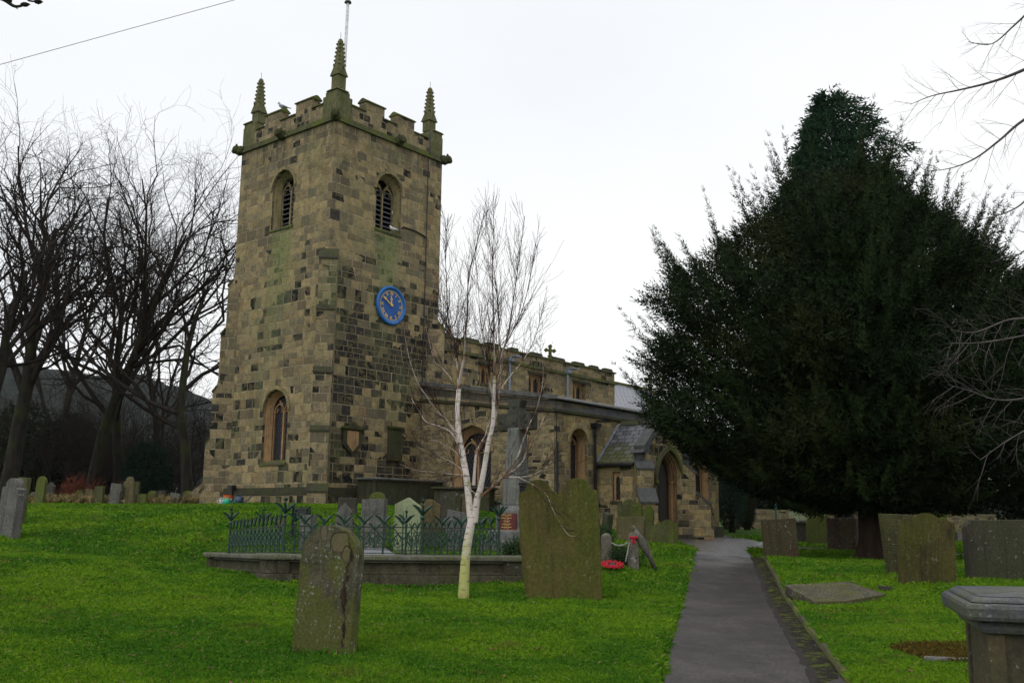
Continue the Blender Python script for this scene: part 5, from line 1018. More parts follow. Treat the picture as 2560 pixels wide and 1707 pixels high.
def scrollmesh():
    mb = MB(); R_ = .082; zc_ = .235; mb.tube([(R_*cos(a), 0, zc_+R_*sin(a)) for a in np.linspace(pi*.62, pi*2.38, 18)], .009, 5)
    for q in (-1, 1): mb.tube([(q*.03, 0, .16), (q*.10, 0, .30), (q*.13, 0, .37), (q*.05, 0, .44), (0, 0, .48)] if 0 else [(q*R_*.6, 0, zc_+.05), (q*.08, 0, .36), (q*.03, 0, .42), (0, 0, .45)], [.010, .012, .010, .006], 5); mb.add([(q*.03, .004, .30), (q*.12, .004, .33), (q*.15, .004, .29), (q*.09, .004, .37), (q*.03, -.004, .30), (q*.12, -.004, .33), (q*.15, -.004, .29), (q*.09, -.004, .37)], [(0, 1, 3), (1, 2, 3), (4, 7, 5), (5, 7, 6), (0, 4, 5, 1), (0, 3, 7, 4)])
    for k in range(7): a = k*2*pi/7; c, s_ = cos(a), sin(a); mb.add([(c*.012-s_*.01, -.006, zc_+s_*.012+c*.01), (c*.05, -.012, zc_+s_*.05), (c*.012+s_*.01, -.006, zc_+s_*.012-c*.01), (c*.02, .008, zc_+s_*.02)], [(0, 1, 2), (0, 3, 1), (1, 3, 2)])
    mb.sphere((0, -.008, zc_), .014, 6, 4); mb.tube([(0, 0, .10), (0, 0, .155)], .008, 5); return mesh('scroll', mb, M_GREEN)
bm_, pm_, sm_ = balmesh(), postmesh(), scrollmesh()
def inst(name, me, P, rz, parent=rail): o = bpy.data.objects.new(name, me); COL.objects.link(o); o.parent = parent; o.location = (P[0]-cen[0], P[1]-cen[1], P[2]-cen[2]); o.rotation_euler = (0, 0, rz); return o
for i, (A, B, extra) in enumerate(((K[0], K[1], [.68]), (K[1], K[2], []), (K[2], K[3], [.62, .78]), (K[3], K[0], []))):
    d = B-A; L_ = np.linalg.norm(d); n = int(round(L_/.335)); rz = atan2(d[1], d[0]); ex = [round(q*n) for q in extra]
    for k in range(1, n):
        p_ = A+d*k/n; inst('tall_post' if k in ex else 'baluster', pm_ if k in ex else bm_, p_, rz)
    for k in range(n): inst('scroll', sm_, A+d*(k+.5)/n, rz)
    inst('corner_post', pm_, A, rz)
    for z in (.075, .46, -.005+.02): 
        mb = MB(); mb.tube([A-cen+[0, 0, z], B-cen+[0, 0, z]], .0125 if z > .1 else .010, 4); pr_o('rail', mb, M_RAILRUST)
q = (K[0]+K[1]+K[2]*.9+K[3]*.9)/3.8; q = K[0]*.42+K[1]*.28+K[2]*.15+K[3]*.15; mb = MB(); mb.box(-.95, -.4, -.1, .95, .4, .02); mb.box(-.9, -.35, .02, .9, .35, .20, .28, .28); o = obj('ledger_stone', mb, simple('wet_grey_slab', (.17, .17, .19), .35, .5, 0, .25, 6), bevel=.01); o.location = (q[0], q[1], q[2]-.02); o.rotation_euler = (0, 0, .2); tag(o, 'grey coped ledger stone lying inside the green railings', 'grave slab')
o.location.z = float(q[2])-.1
mb = MB(); I_ = offc(-.2); mb.add([tuple(p-[0, 0, .12]) for p in I_], [(0, 1, 2, 3)]); tag(obj('grave_bed', mb, M_LAWN), kind='structure')

# longer tufts where the mower cannot reach
g = np.random.default_rng(9); Vt, Ft, Tt = [], [], []
for X_, Y_, hw, a_ in BASES+[(xq, yq, .5, 0) for xq, yq in ((2.5, 5.4), (4.3, 5.4))]+[(atY(1158, 1500, 15)[0], 15, .10, 0)]+[tuple(offc(.36)[0][:2]*(1-t)+offc(.36)[1][:2]*t)+(.2, 0) for t in np.linspace(0, 1, 18)]:
    if Y_ > 34: continue
    n = int(150*hw/.35); u = g.uniform(-1.08, 1.08, n)*hw; v = g.normal(-.02, .05, n); Vx = X_+u*cos(a_)+v*sin(a_); Vy = Y_-u*sin(a_)+v*cos(a_); z = Hs(np.column_stack([Vx, Vy])); L_ = .04+.08*g.random(n)**1.5; an = g.random(n)*6.28; ba = g.random(n)*6.28; w = .0022+.0002*Y_; bd = .3+.8*g.random(n)
    Q = np.zeros((n, 4, 3)); Q[:, 0] = np.column_stack([Vx-w*np.cos(an), Vy-w*np.sin(an), z-.01]); Q[:, 1] = np.column_stack([Vx+w*np.cos(an), Vy+w*np.sin(an), z-.01]); Q[:, 2] = np.column_stack([Vx+w*np.cos(an)+L_*.3*bd*np.cos(ba), Vy+w*np.sin(an)+L_*.3*bd*np.sin(ba), z+L_*.65]); Q[:, 3] = np.column_stack([Vx+L_*.8*bd*np.cos(ba), Vy+L_*.8*bd*np.sin(ba), z+L_*np.clip(1.15-.5*bd, .3, 1)])
    Vt.append(Q.reshape(-1, 3)); Tt.append(np.repeat(g.random(n), 4))
V = np.concatenate(Vt); i_ = np.arange(len(V)//4)[:, None]*4; tag(obj('grass_tufts', npmesh('grass_tufts', V, np.concatenate([i_+[0, 1, 2], i_+[0, 2, 3]]), M_GRASS, np.concatenate(Tt)), None), 'longer grass tufts growing round the bases of the stones', 'grass', kind='stuff')
# ---------------------------------------------------------------- vegetation
def tubes(lines, n=3):
    """lines: list of (pts (k,3), radii (k,)) -> V, F (quads)"""
    Vs, Fs, T, b = [], [], [], 0; an = 2*pi*np.arange(n)/n; ca, sa = np.cos(an), np.sin(an)
    for j, (p, r) in enumerate(lines):
        p = np.asarray(p, float); k = len(p); t = np.gradient(p, axis=0); t /= np.linalg.norm(t, axis=1)[:, None]+1e-9
        up = np.array([.13, .21, .97]) if abs(t[0, 2]) < .8 else np.array([.97, .2, .1]); a = np.cross(t, up); a /= np.linalg.norm(a, axis=1)[:, None]+1e-9; c = np.cross(t, a)
        V = p[:, None, :]+(a[:, None, :]*ca[None, :, None]+c[:, None, :]*sa[None, :, None])*np.asarray(r)[:, None, None]; Vs.append(V.reshape(-1, 3))
        ii = b+np.arange(k-1)[:, None]*n+np.arange(n)[None, :]; i2 = b+np.arange(k-1)[:, None]*n+((np.arange(n)+1) % n)[None, :]
        Fs.append(np.stack([ii, i2, i2+n, ii+n], -1).reshape(-1, 4)); b += k*n; T.append(np.full(k*n, (j*.618) % 1))
    return np.concatenate(Vs), np.concatenate(Fs), np.concatenate(T)
def unit(v): return v/(np.linalg.norm(v)+1e-9)
def grow(g, lines, p, d, L_, r, lev, maxlev, trop, nch, ang, wig, rmin=.006, segs=None):
    k = segs or (7 if lev == 0 else 5 if lev < maxlev else 4); P = [p]; R_ = [r]; dd = d
    for i in range(k):
        dd = unit(dd+g.normal(0, wig*(.45 if lev == 0 else 1), 3)+np.array([0, 0, trop*(.5 if lev == 0 else 1)])); P.append(P[-1]+dd*L_/k); R_.append(max(r*(1-.72*(i+1)/k), rmin*.6))
    lines[min(lev, 1)].append((np.array(P), np.array(R_)))
    if lev >= maxlev: return
    n = nch[lev]
    for j in range(n):
        f = (.28 if lev == 0 else .18)+(.98-(.28 if lev == 0 else .18))*(j+g.random())/n; q = f*k; i = int(min(q, k-1)); pp = P[i]+(P[i+1]-P[i])*(q-i); ax = unit(P[i+1]-P[i])
        side = unit(np.cross(ax, g.normal(0, 1, 3))); th = radians(ang[lev])*(.7+.6*g.random())*(1.05-.35*f); nd = unit(ax*cos(th)+side*sin(th)); rr = max(r*(1-.72*f)*.70, rmin)
        grow(g, lines, pp, nd, L_*(.52+.25*g.random())*(1.15-.55*f if lev == 0 else 1.05-.3*f), rr, lev+1, maxlev, trop, nch, ang, wig*1.15, rmin)
def bark(name, c1, c2, c3=None):
    m = NM(name, .9, .15); P = m.coord(); a = m.noise(m.map(P, (3, 3, .8)), 1.5, 4, .6); c = m.mix(m.step(a, .4, .6), c1, c2)
    if c3: c = m.mix(m.mul(m.step(m.noise(P, .8, 3), .48, .62), .8), c, c3)
    m.col(c); m.bump(m.noise(m.map(P, (14, 14, 2)), 1, 4, .6), .7, .03); return m.m
B_DARK = bark('winter_bark', (.018, .016, .013), (.032, .028, .022), (.032, .038, .012)); B_TWIG = bark('winter_twigs', (.026, .021, .019), (.040, .032, .027)); B_FARTW = bark('hazy_twigs', (.085, .080, .078), (.11, .10, .095))
def bare_tree(name, x, y, top, seed, label, lean=(0, 0), r=.3, nch=(8, 5, 5, 5), ang=(27, 36, 44, 48), trop=.07, wig=.18, Lk=.72, maxlev=4, tw=B_TWIG, cat='tree', grp='bare winter trees', base=None, rmin=.0065, sub=1.0):
    g = np.random.default_rng(seed); z = H(x, y); hgt = top-z; e = empty(name, (x, y, z), 0, label, cat, grp); lines = ([], [])
    grow(g, lines, np.array([0, 0, -.3]), unit(np.array([lean[0], lean[1], 1.])), hgt*Lk, r, 0, maxlev, trop, nch, ang, wig, rmin)
    allz = np.percentile([l[0][:, 2].max() for l in lines[1]], 98.5); sc = hgt/allz; lines = [[(p*sc, rr) for p, rr in q] for q in lines]
    V, F, T = tubes(lines[0], 8); obj('trunk', npmesh('trunk', V, F, B_DARK, T, True), None, e)
    V, F, T = tubes(lines[1], 3); obj('crown', npmesh('crown', V, F, tw, T), None, e); return e
def TX(sx, Y, sy=1250): return atY(sx, sy, Y)[0]
def TZ(sx, sy, Y): return atY(sx, sy, Y)[2]
for (sx, Y, tx, ty, seed, lab, kw) in [
    (10, 46, 150, 215, 11, 'tallest bare tree at the far left with thick forked limbs', dict(lean=(.07, 0), r=.42, nch=(11, 6, 5, 4))),
    (-90, 43, 0, 330, 12, 'bare tree cut by the left edge of the view', dict(lean=(.06, 0), r=.38)),
    (222, 50, 300, 330, 13, 'bare tree with a leaning trunk in the middle of the left group', dict(lean=(.05, 0), r=.34, nch=(11, 6, 5, 4))),
    (285, 53, 400, 385, 14, 'bare straight tree right of the leaning trunk', dict(lean=(.06, 0), r=.32, nch=(11, 6, 5, 4))),
    (470, 48, 560, 470, 15, 'bare crooked tree growing close behind the left side of the tower', dict(lean=(.10, 0), r=.30, wig=.24, nch=(8, 4, 5, 5), ang=(50, 48, 45, 45))),
    (120, 62, 120, 420, 16, 'slender bare tree behind the far left pair', dict(lean=(0, 0), r=.3)),
    (380, 66, 400, 560, 17, 'slender distant bare tree left of the tower', dict(lean=(.02, 0), r=.28)),
    (1100, 74, 1110, 640, 18, 'bare tree top showing behind the right shoulder of the tower', dict(r=.35)),
    (1640, 80, 1640, 925, 19, 'faint bare tree crown beyond the chancel roof', dict(r=.25, tw=B_FARTW))]:
    bare_tree('bare_tree', TX(sx, Y), Y, TZ(tx, ty, Y), seed, lab, **kw)
# brushwood / thicket below the trees
for (sx, Y, ty, seed, lab, tw, n_) in [(185, 41, 1195, 31, 'reddish twiggy shrub among the far left gravestones', bark('red_twigs', (.10, .025, .018), (.14, .05, .03)), 26), (420, 52, 1060, 32, 'tangled leafless thicket left of the tower base', B_TWIG, 30), (460, 58, 1000, 33, 'taller leafless thicket behind the tower corner', B_TWIG, 26), (330, 60, 960, 34, 'grey brown brushwood under the leaning trees', B_TWIG, 30), (60, 62, 1000, 35, 'brushwood at the foot of the far left trees', B_TWIG, 26), (140, 54, 1010, 36, 'dark brushwood between the two left evergreens', B_TWIG, 30), (250, 57, 990, 37, 'dense brushwood around the central left trunks', B_TWIG, 34), (395, 60, 1010, 38, 'dark brushwood right behind the round yew bush', B_TWIG, 34)]:
    g = np.random.default_rng(seed); x = TX(sx, Y); z = H(x, Y); h = TZ(sx, ty, Y)-z; e = empty('leafless_shrub', (x, Y, z), 0, lab, 'shrub'); lines = ([], [])
    for k in range(n_): grow(g, lines, np.array([g.normal(0, h*.35), g.normal(0, .6), -.1]), unit(np.array([g.normal(0, .35), g.normal(0, .3), 1.])), h*(.5+.45*g.random()), .03, 1, 3, .03, (0, 6, 5), (0, 35, 40), .16, .009)
    V, F, T = tubes(lines[1], 3); obj('stems', npmesh('stems', V, F, tw, T), None, e)

# ---- evergreens
def leafmat(name, lo, hi, warm=None):
    m = NM(name, .7, .15); t = m.attr('tint'); c = m.mix(t, lo, hi)
    if warm: c = m.mix(m.mul(m.step(m.noise(m.coord(), .5, 3, .6), .5, .66), .6), c, warm)
    m.col(c); return m.m
def sprays(g, B, D, Ln, K=11, wid=.30, droop=0.0, ww=.24, tint=None):
    """feathery shoots: base, direction, length -> triangles"""
    n = len(B); D = D/np.linalg.norm(D, axis=1)[:, None]; a = np.cross(D, g.normal(0, 1, (n, 3))); a /= np.linalg.norm(a, axis=1)[:, None]+1e-9; c = np.cross(D, a); Vs = []; ts = g.random(n) if tint is None else tint; T = []
    for i in range(K):
        f = i/(K-1); an = i*2.4+g.random(n)*.5; side = a*np.cos(an)[:, None]+c*np.sin(an)[:, None]; o = B+D*(Ln*f*.92)[:, None]; o[:, 2] -= droop*Ln*f*f
        ld = D*(.55+.5*f)+side*(1.0-.75*f); ld[:, 2] -= droop*.5; ld /= np.linalg.norm(ld, axis=1)[:, None]; l = Ln*wid*(1.15-.75*f)*(.7+.6*g.random(n)); w = l*ww; pr = np.cross(ld, side+g.normal(0, .35, (n, 3))); pr /= np.linalg.norm(pr, axis=1)[:, None]+1e-9
        Vs.append(np.stack([o-pr*w[:, None]*.6, o+ld*(l*.5)[:, None]-pr*w[:, None], o+ld*l[:, None], o+ld*(l*.5)[:, None]+pr*w[:, None]], 1)); T.append(np.repeat(np.clip(ts+g.normal(0, .12, n), 0, 1), 4))
    V = np.concatenate(Vs).reshape(-1, 3); F = np.arange(len(V)).reshape(-1, 4); return V, F, np.concatenate(T)
def crown_fn(zs, l, r_):
    zs = np.array(zs); return lambda z: (np.interp(z, zs, l), np.interp(z, zs, r_))
def evergreen(name, x, y, zs, lw, rw, seed, mat, label, n=5000, ln=(.35, .7), K=10, up=.7, droop=0., depth=.85, cat='tree', grp=None, leaders=0, zbase=0, trunk=.35, bot=0, wid=.30, lob=.10, barkm=None, ww=.24):
    """crown from a width profile: zs heights above ground, lw/rw half widths to left/right"""
    g = np.random.default_rng(seed); z0 = H(x, y); e = empty(name, (x, y, z0), 0, label, cat, grp); zs, lw, rw = map(np.array, (zs, lw, rw))
    zz_ = np.linspace(zs[0], zs[-1], 200); wgt = np.interp(zz_, zs, lw)+np.interp(zz_, zs, rw)+.15; cdf = np.cumsum(wgt); cdf = cdf/cdf[-1]
    def pos(n, f0, f1):
        z = np.interp(g.random(n), cdf, zz_); th = g.random(n)*2*pi; c, s_ = np.cos(th), np.sin(th); L_, R_ = np.interp(z, zs, lw), np.interp(z, zs, rw); M_ = (L_+R_)/2*depth
        Rr = np.where(c > 0, R_, L_); rad = 1/np.sqrt((c/np.maximum(Rr, .05))**2+(s_/np.maximum(M_, .05))**2)
        rad *= 1+lob*np.sin(3*th+z*1.7+seed)+lob*.8*np.sin(7*th-z*2.9)+lob*.8*np.sin(z*4.1+th*2); f = f0+(f1-f0)*g.random(n)**.6; rad = rad*f; return np.stack([rad*c, rad*s_, z], 1), np.stack([c, s_, np.zeros(n)], 1), f
    n1 = int(n*.68); B, O_, f = pos(n1, .72, 1.0); B2, O2, f2 = pos(n-n1, .2, .78); B = np.concatenate([B, B2]); O_ = np.concatenate([O_, O2]); D = O_*(.6+.5*g.random((n, 1)))+g.normal(0, .28, (n, 3)); D[:, 2] += up*(.6+.8*g.random(n)); Ln = ln[0]+(ln[1]-ln[0])*g.random(n)
    Bs, Ds, Ls = [B], [D], [Ln]
    tb = [g.random(len(B))*.35]  # with leaders, these shoots are tinted darker: interior shade put into their colour
    if leaders:
        Lb, Lo, _ = pos(leaders, .70, .93); hi = (Lb[:, 2]-zs[0])/(zs[-1]-zs[0]); Ld = Lo*(1.15-.75*hi)[:, None]+g.normal(0, .16, (leaders, 3)); Ld[:, 2] += .15+1.1*hi; Ld /= np.linalg.norm(Ld, axis=1)[:, None]; Ll = .8+1.0*g.random(leaders); Lt = g.random(leaders)
        for q in np.linspace(0, 1, 10):
            m_ = 5 if q < .8 else 3; nn = leaders*m_; bx = Lb+Ld*(Ll*q)[:, None]; bx[:, 2] += (Ll*.28*q*q); b_ = np.repeat(bx, m_, axis=0); d_ = np.repeat(Ld, m_, axis=0)+g.normal(0, .62*(1-.5*q), (nn, 3)); d_[:, 2] += .25; Bs.append(b_); Ds.append(d_); Ls.append((.46-.28*q)*(.75+.5*g.random(nn))); tb.append(np.repeat(Lt*.6+.4*q, m_))
    V, F, T = sprays(g, np.concatenate(Bs), np.concatenate(Ds), np.concatenate(Ls), K, wid, droop, ww, np.concatenate(tb) if leaders else None); 
    obj('crown', npmesh('crown', V, F, mat, T), None, e)
    # trunk with limbs
    lines = []; top = zs[-1]*.8; P = np.array([[0, 0, -.2], [0, 0, .0], [.02, 0, .5], [.0, 0, 1.2], [.1, 0, top*.5], [0, 0, top]]); lines.append((P, np.array([trunk*1.5, trunk*1.35, trunk*1.02, trunk*.95, trunk*.5, .03])))
    for k in range(26):
        f = .12+.8*k/26; z = zs[0]*.6+f*(zs[-1]-zs[0])*.85; th = k*2.4; R_ = np.interp(min(z+1, zs[-1]), zs, (lw+rw)/2)*.8; lines.append((np.array([[0, 0, z], [cos(th)*R_*.4, sin(th)*R_*.4*depth, z+.3], [cos(th)*R_, sin(th)*R_*depth, z+R_*.35]]), np.array([trunk*.35*(1-f)+.03, trunk*.2*(1-f)+.02, .012])))
    V, F, T = tubes(lines, 9); obj('trunk', npmesh('trunk', V, F, barkm or B_DARK, T, True), None, e); return e
M_YEW = leafmat('yew_needles', (.006, .016, .005), (.026, .050, .010), (.034, .040, .010)); M_CYP = leafmat('cypress_foliage', (.010, .032, .016), (.028, .066, .030)); M_EVG = leafmat('dark_evergreen', (.006, .012, .006), (.014, .026, .010)); M_CLIP = leafmat('clipped_yew', (.016, .036, .024), (.040, .075, .045)); B_YEW = bark('yew_bark', (.032, .020, .014), (.055, .035, .024))
# the great yew : profile from the outline, at 26 m
Yy = 25.5; xt = TX(2190, Yy, 1400); zg = H(xt, Yy); pz, pl_, pr2 = [], [], []
for sy, lx, rx in [(1285, 2010, 2420), (1240, 1890, 2600), (1190, 1800, 2680), (1130, 1700, 2700), (1050, 1660, 2690), (960, 1640, 2670), (880, 1610, 2630), (800, 1640, 2560), (740, 1670, 2520), (660, 1770, 2470), (590, 1850, 2370), (530, 1910, 2270), (475, 1990, 2190), (440, 2050, 2130)]:
    pz.append(TZ(2100, sy, Yy)-zg); pl_.append(xt-TX(lx, Yy, sy)); pr2.append(TX(rx, Yy, sy)-xt)
evergreen('yew_tree', xt, Yy, pz, pl_, pr2, 5, M_YEW, 'huge dark spreading yew tree right of the path', n=36000, ln=(.26, .60), K=13, ww=.15, up=.55, depth=.72, leaders=420, trunk=.42, lob=.06, barkm=B_YEW)
# left lower wing that hangs over the porch
Yc = 40; xc = TX(2110, Yc, 1300); zg = H(xc, Yc); pz, pl_, pr2 = [], [], []
for sy, lx, rx in [(1150, 1900, 2330), (900, 1900, 2330), (600, 1920, 2290), (480, 1955, 2270), (420, 1985, 2265), (350, 1985, 2235), (300, 2010, 2215), (255, 2040, 2180), (215, 2080, 2150), (180, 2118, 2132)]:
    pz.append(TZ(2110, sy+12, Yc)-zg); pl_.append(xc-TX(lx+26, Yc, sy)); pr2.append(TX(rx-28, Yc, sy)-xc)
evergreen('cypress_tree', xc, Yc, pz, pl_, pr2, 6, M_CYP, 'tall bluish green conifer rising behind the yew', n=17000, ln=(.4, .85), K=12, ww=.17, up=.2, droop=.35, depth=.9, trunk=.4, lob=.13, wid=.34)
for i, (sx, Y, ty, hw, lab) in enumerate([(1925, 62, 1000, 90, 'dark evergreen behind the clipped yew'), (2060, 60, 1020, 110, 'dark evergreen behind the green pole'), (2240, 58, 960, 130, 'dark evergreen right behind the yew trunk'), (2440, 56, 900, 140, 'dark evergreen in the shade at the right behind the yew'), (2600, 40, 690, 75, 'dark evergreen cut by the right edge of the view')]):
    x = TX(sx, Y, 1300); zg = H(x, Y); T_ = TZ(sx, ty, Y)-zg; W_ = hw/FPX*Y
    evergreen('evergreen_tree', x, Y, [0, T_*.15, T_*.4, T_*.75, T_], [W_*.9, W_, W_, W_*.7, .2], [W_*.9, W_, W_, W_*.7, .2], 40+i, M_EVG, lab, n=2600, ln=(.5, 1.0), K=8, trunk=.3, grp='dark evergreens along the far wall')
for i, (sx, Y, ty, hw, lab) in enumerate([(40, 56, 1010, 120, 'dark evergreen filling the far left edge under the bare trees'), (170, 60, 1040, 110, 'low dark evergreen between the far left trunks')]):
    x = TX(sx, Y, 1250); zg = H(x, Y); T_ = TZ(sx, ty, Y)-zg; W_ = hw/FPX*Y
    evergreen('evergreen_tree', x, Y, [0, T_*.3, T_*.7, T_], [W_, W_, W_*.8, .3], [W_, W_, W_*.8, .3], 50+i, leafmat('olive_evergreen', (.012, .018, .008), (.026, .034, .012)) if i == 0 else M_EVG, lab, n=2600, ln=(.4, .8), K=8, trunk=.3)  # leftmost evergreen gets a lighter olive green
Y = 50; x = TX(362, Y, 1250); zg = H(x, Y); T_ = TZ(362, 1108, Y)-zg; W_ = 56/FPX*Y
evergreen('round_yew', x, Y, [0, T_*.15, T_*.5, T_*.85, T_], [W_*.8, W_, W_, W_*.75, .2], [W_*.8, W_, W_, W_*.75, .2], 60, leafmat('round_yew_leaves', (.008, .022, .014), (.016, .034, .022)), 'rounded dark yew bush behind the left gravestones', n=3000, ln=(.2, .45), K=8, up=1, trunk=.15, lob=.03, cat='bush')
for i, (x0, x1, ty, by, Y, lab) in enumerate([(1797, 1862, 1162, 1335, 46, 'clipped dark yew column beside the east end of the church'), (1850, 1884, 1178, 1330, 50, 'brownish clipped yew column just behind the dark one')]):
    sx = (x0+x1)/2; x = TX(sx, Y, 1300); zg = H(x, Y); T_ = TZ(sx, ty, Y)-zg; W_ = (x1-x0)/2/FPX*Y
    evergreen('clipped_yew', x, Y, [.1, T_*.18, T_*.3, T_*.9, T_], [W_*.45, W_*.85, W_, W_*.98, W_*.7], [W_*.45, W_*.85, W_, W_*.98, W_*.7], 62+i, M_CLIP if i == 0 else leafmat('brown_clipped_yew', (.018, .022, .010), (.04, .045, .018)), lab, n=6000, ln=(.10, .22), K=8, up=.3, trunk=.12, lob=.015, cat='bush', depth=1)
# rosemary-like bushes
for i, (sx, by, Y, w, h, lab) in enumerate([(1555, 1408, 19.6, .42, .45, 'feathery dark green bush growing between the granite posts'), (1290, 1400, 21, .32, .55, 'grey green wispy bush at the foot of the memorial cross'), (1508, 1350, 23.5, .16, .6, 'tall thin green weeds behind the granite posts')]):
    x = TX(sx, Y, by); g = np.random.default_rng(70+i); n = 420; B = np.column_stack([g.normal(0, w*.45, n), g.normal(0, .15, n), g.random(n)*h*.5]); D = np.column_stack([g.normal(0, .35, n), g.normal(0, .35, n), np.ones(n)])
    V, F, T = sprays(g, B, D, h*(.3+.45*g.random(n)), 12, .18); o = obj('garden_bush', npmesh('garden_bush', V, F, leafmat('bush_green%d' % i, (.018, .04, .014), (.05, .085, .03)), T), None); o.location = (x, Y, H(x, Y)); tag(o, lab, 'bush')
# ---- silver birch
Yb = 15.0
def bp(sx, sy, dY=0): return atY(sx, sy, Yb+dY)
xb = bp(1158, 1507); zb0 = H(xb[0], Yb); be = empty('birch_tree', (xb[0], Yb, zb0), 0, 'young silver birch with forked white trunk and bare upright twigs', 'tree'); off = np.array([xb[0], Yb, zb0])
def smooth_line(pts, rad, k=5):
    P = np.array(pts); out_, rr = [], []; n = len(P)
    for i in range(n-1):
        p0, p1, p2, p3 = P[max(i-1, 0)], P[i], P[i+1], P[min(i+2, n-1)]
        for j in range(k):
            t = j/k; out_.append(.5*((2*p1)+(-p0+p2)*t+(2*p0-5*p1+4*p2-p3)*t*t+(-p0+3*p1-3*p2+p3)*t**3)); rr.append(rad[i]+(rad[i+1]-rad[i])*t)
    out_.append(P[-1]); rr.append(rad[-1]); return np.array(out_), np.array(rr)
px2m = Yb/FPX
def bl(pts, d0, d1, w0, w1):
    n = len(pts); P = [bp(x, y, d0+(d1-d0)*i/(n-1))-off for i, (x, y) in enumerate(pts)]; return smooth_line(P, [px2m*(w1+(w0-w1)*(1-i/(n-1))**(1.9 if w0 < 9.6 else 1.1))/2 for i in range(n)])
trunkl = [bl([(1156, 1515), (1158, 1500), (1164, 1394), (1175, 1323), (1184, 1290)], 0, 0, 27, 23)]
trunkl[0] = (trunkl[0][0], np.interp(np.arange(len(trunkl[0][1])), [0, 3, 10, 16, 20], [.150, .092, .067, .062, .06]))
stems = [bl([(1180, 1310), (1176, 1289), (1167, 1199), (1156, 1134), (1146, 1078), (1144, 1022), (1147, 974)], 0, .5, 19, 12),
         bl([(1186, 1305), (1193, 1247), (1201, 1221), (1212, 1162), (1221, 1106), (1232, 1059), (1234, 1000), (1236, 940)], 0, -.3, 18, 7)]
sub = [bl([(1147, 974), (1143, 920), (1139, 894), (1129, 841), (1119, 780), (1116, 700), (1114, 632), (1119, 545)], .5, .8, 8, 1.5),
       bl([(1147, 974), (1152, 935), (1160, 894), (1163, 841), (1168, 790), (1169, 740), (1173, 678), (1189, 625), (1201, 570), (1210, 535)], .5, .2, 9, 1.5),
       bl([(1236, 940), (1237, 900), (1235, 861), (1234, 792), (1231, 678), (1233, 600), (1233, 535)], -.3, -.5, 8, 1.5),
       bl([(1226, 1095), (1240, 1030), (1249, 976), (1250, 902), (1247, 838), (1247, 792), (1238, 700), (1226, 620), (1217, 560)], -.2, .2, 8, 1.5),
       bl([(1250, 920), (1257, 880), (1266, 850), (1274, 815), (1284, 746), (1292, 690), (1300, 632), (1312, 540)], .1, .6, 7, 1.5),
       bl([(1234, 1000), (1222, 950), (1215, 905), (1208, 850), (1200, 790), (1196, 720), (1190, 660)], -.3, -.9, 5, 1.3),
       bl([(1262, 865), (1280, 830), (1300, 790), (1318, 730), (1330, 670), (1338, 610)], .2, -.3, 4.5, 1.2),
       bl([(1142, 1087), (1117, 1053), (1100, 1036), (1087, 1021), (1066, 990), (1047, 962), (1032, 925), (1020, 882), (1009, 818)], .1, -.6, 8, 2),
       bl([(1146, 1110), (1128, 1082), (1100, 1066), (1068, 1056), (1052, 1035), (1028, 995)], .15, .8, 7, 2),
       bl([(1148, 973), (1141, 964), (1127, 945), (1105, 920), (1086, 902), (1072, 850), (1062, 800)], .5, 1.1, 7, 2),
       bl([(1250, 975), (1275, 940), (1308, 900), (1335, 850), (1350, 800), (1364, 735)], -.2, .7, 4, 1.3), bl([(1338, 1028), (1352, 985), (1358, 930), (1352, 870)], .4, .8, 3, 1.2), bl([(1129, 841), (1108, 800), (1098, 740), (1092, 690)], .6, 1.1, 3.5, 1.2),
       bl([(1184, 1215), (1190, 1137), (1200, 1110), (1212, 1090), (1225, 1050)], .1, .9, 9, 3),
       bl([(1205, 1240), (1223, 1224), (1257, 1193), (1280, 1179), (1308, 1151), (1324, 1103), (1344, 1078), (1362, 1040)], -.1, -.5, 9.5, 2.2),
       bl([(1258, 1192), (1291, 1148), (1308, 1100), (1322, 1064), (1338, 1028), (1352, 985)], -.3, .4, 6, 2),
       bl([(1262, 1193), (1296, 1193), (1333, 1186), (1369, 1162), (1392, 1130)], -.3, -1.0, 5, 1.5),
       bl([(1296, 1193), (1340, 1215), (1365, 1235), (1380, 1268), (1396, 1300), (1420, 1335), (1440, 1340)], -.5, -1.3, 2.2, .9),
       bl([(1178, 1210), (1150, 1170), (1120, 1150), (1085, 1135), (1040, 1115)], .1, .5, 3.5, 1), bl([(1174, 1190), (1130, 1185), (1085, 1180), (1040, 1175), (1000, 1160)], .1, -.5, 3.5, 1),
       bl([(1160, 1160), (1140, 1130), (1100, 1105), (1070, 1100)], .1, .5, 3, 1), bl([(1168, 1215), (1200, 1245), (1182, 1170)][:2], 0, 0, 3, 1)]
def bmat(name, base, spots, lo, red=None):
    m = NM(name, .75, .2); P = m.coord(); z = m.sep(P)[2]; a = m.noise(P, 6, 4, .7); c = m.mix(m.mul(m.step(m.add(m.mul(z, -1.0), m.mul(a, 2.2)), -.1, .7), .85), base, lo); c = m.mix(m.mul(m.step(m.add(z, m.mul(a, .3)), .28, .12), .85), c, (.07, .055, .035)); c = m.mix(m.mul(m.step(m.noise(m.map(P, (7, 7, 30)), 1, 3, .65), .57, .63), .85), c, spots)
    if red: c = m.mix(m.step(m.noise(P, 3.5, 3, .6), .50, .60), c, red); c = m.mix(m.step(m.add(z, m.mul(a, 1.2)), 4.1, 5.3), c, (.075, .040, .030))
    c = m.mix(m.mul(m.step(m.noise(P, 9, 3, .6), .58, .66), .5), c, (.25, .27, .04)); m.col(c); m.bump(a, .3, .01); return m.m
MB_T = bmat('birch_bark', (.66, .58, .54), (.16, .13, .07), (.42, .43, .09)); MB_S = bmat('birch_limb_bark', (.44, .37, .32), (.09, .06, .04), (.36, .34, .10), (.17, .085, .05))
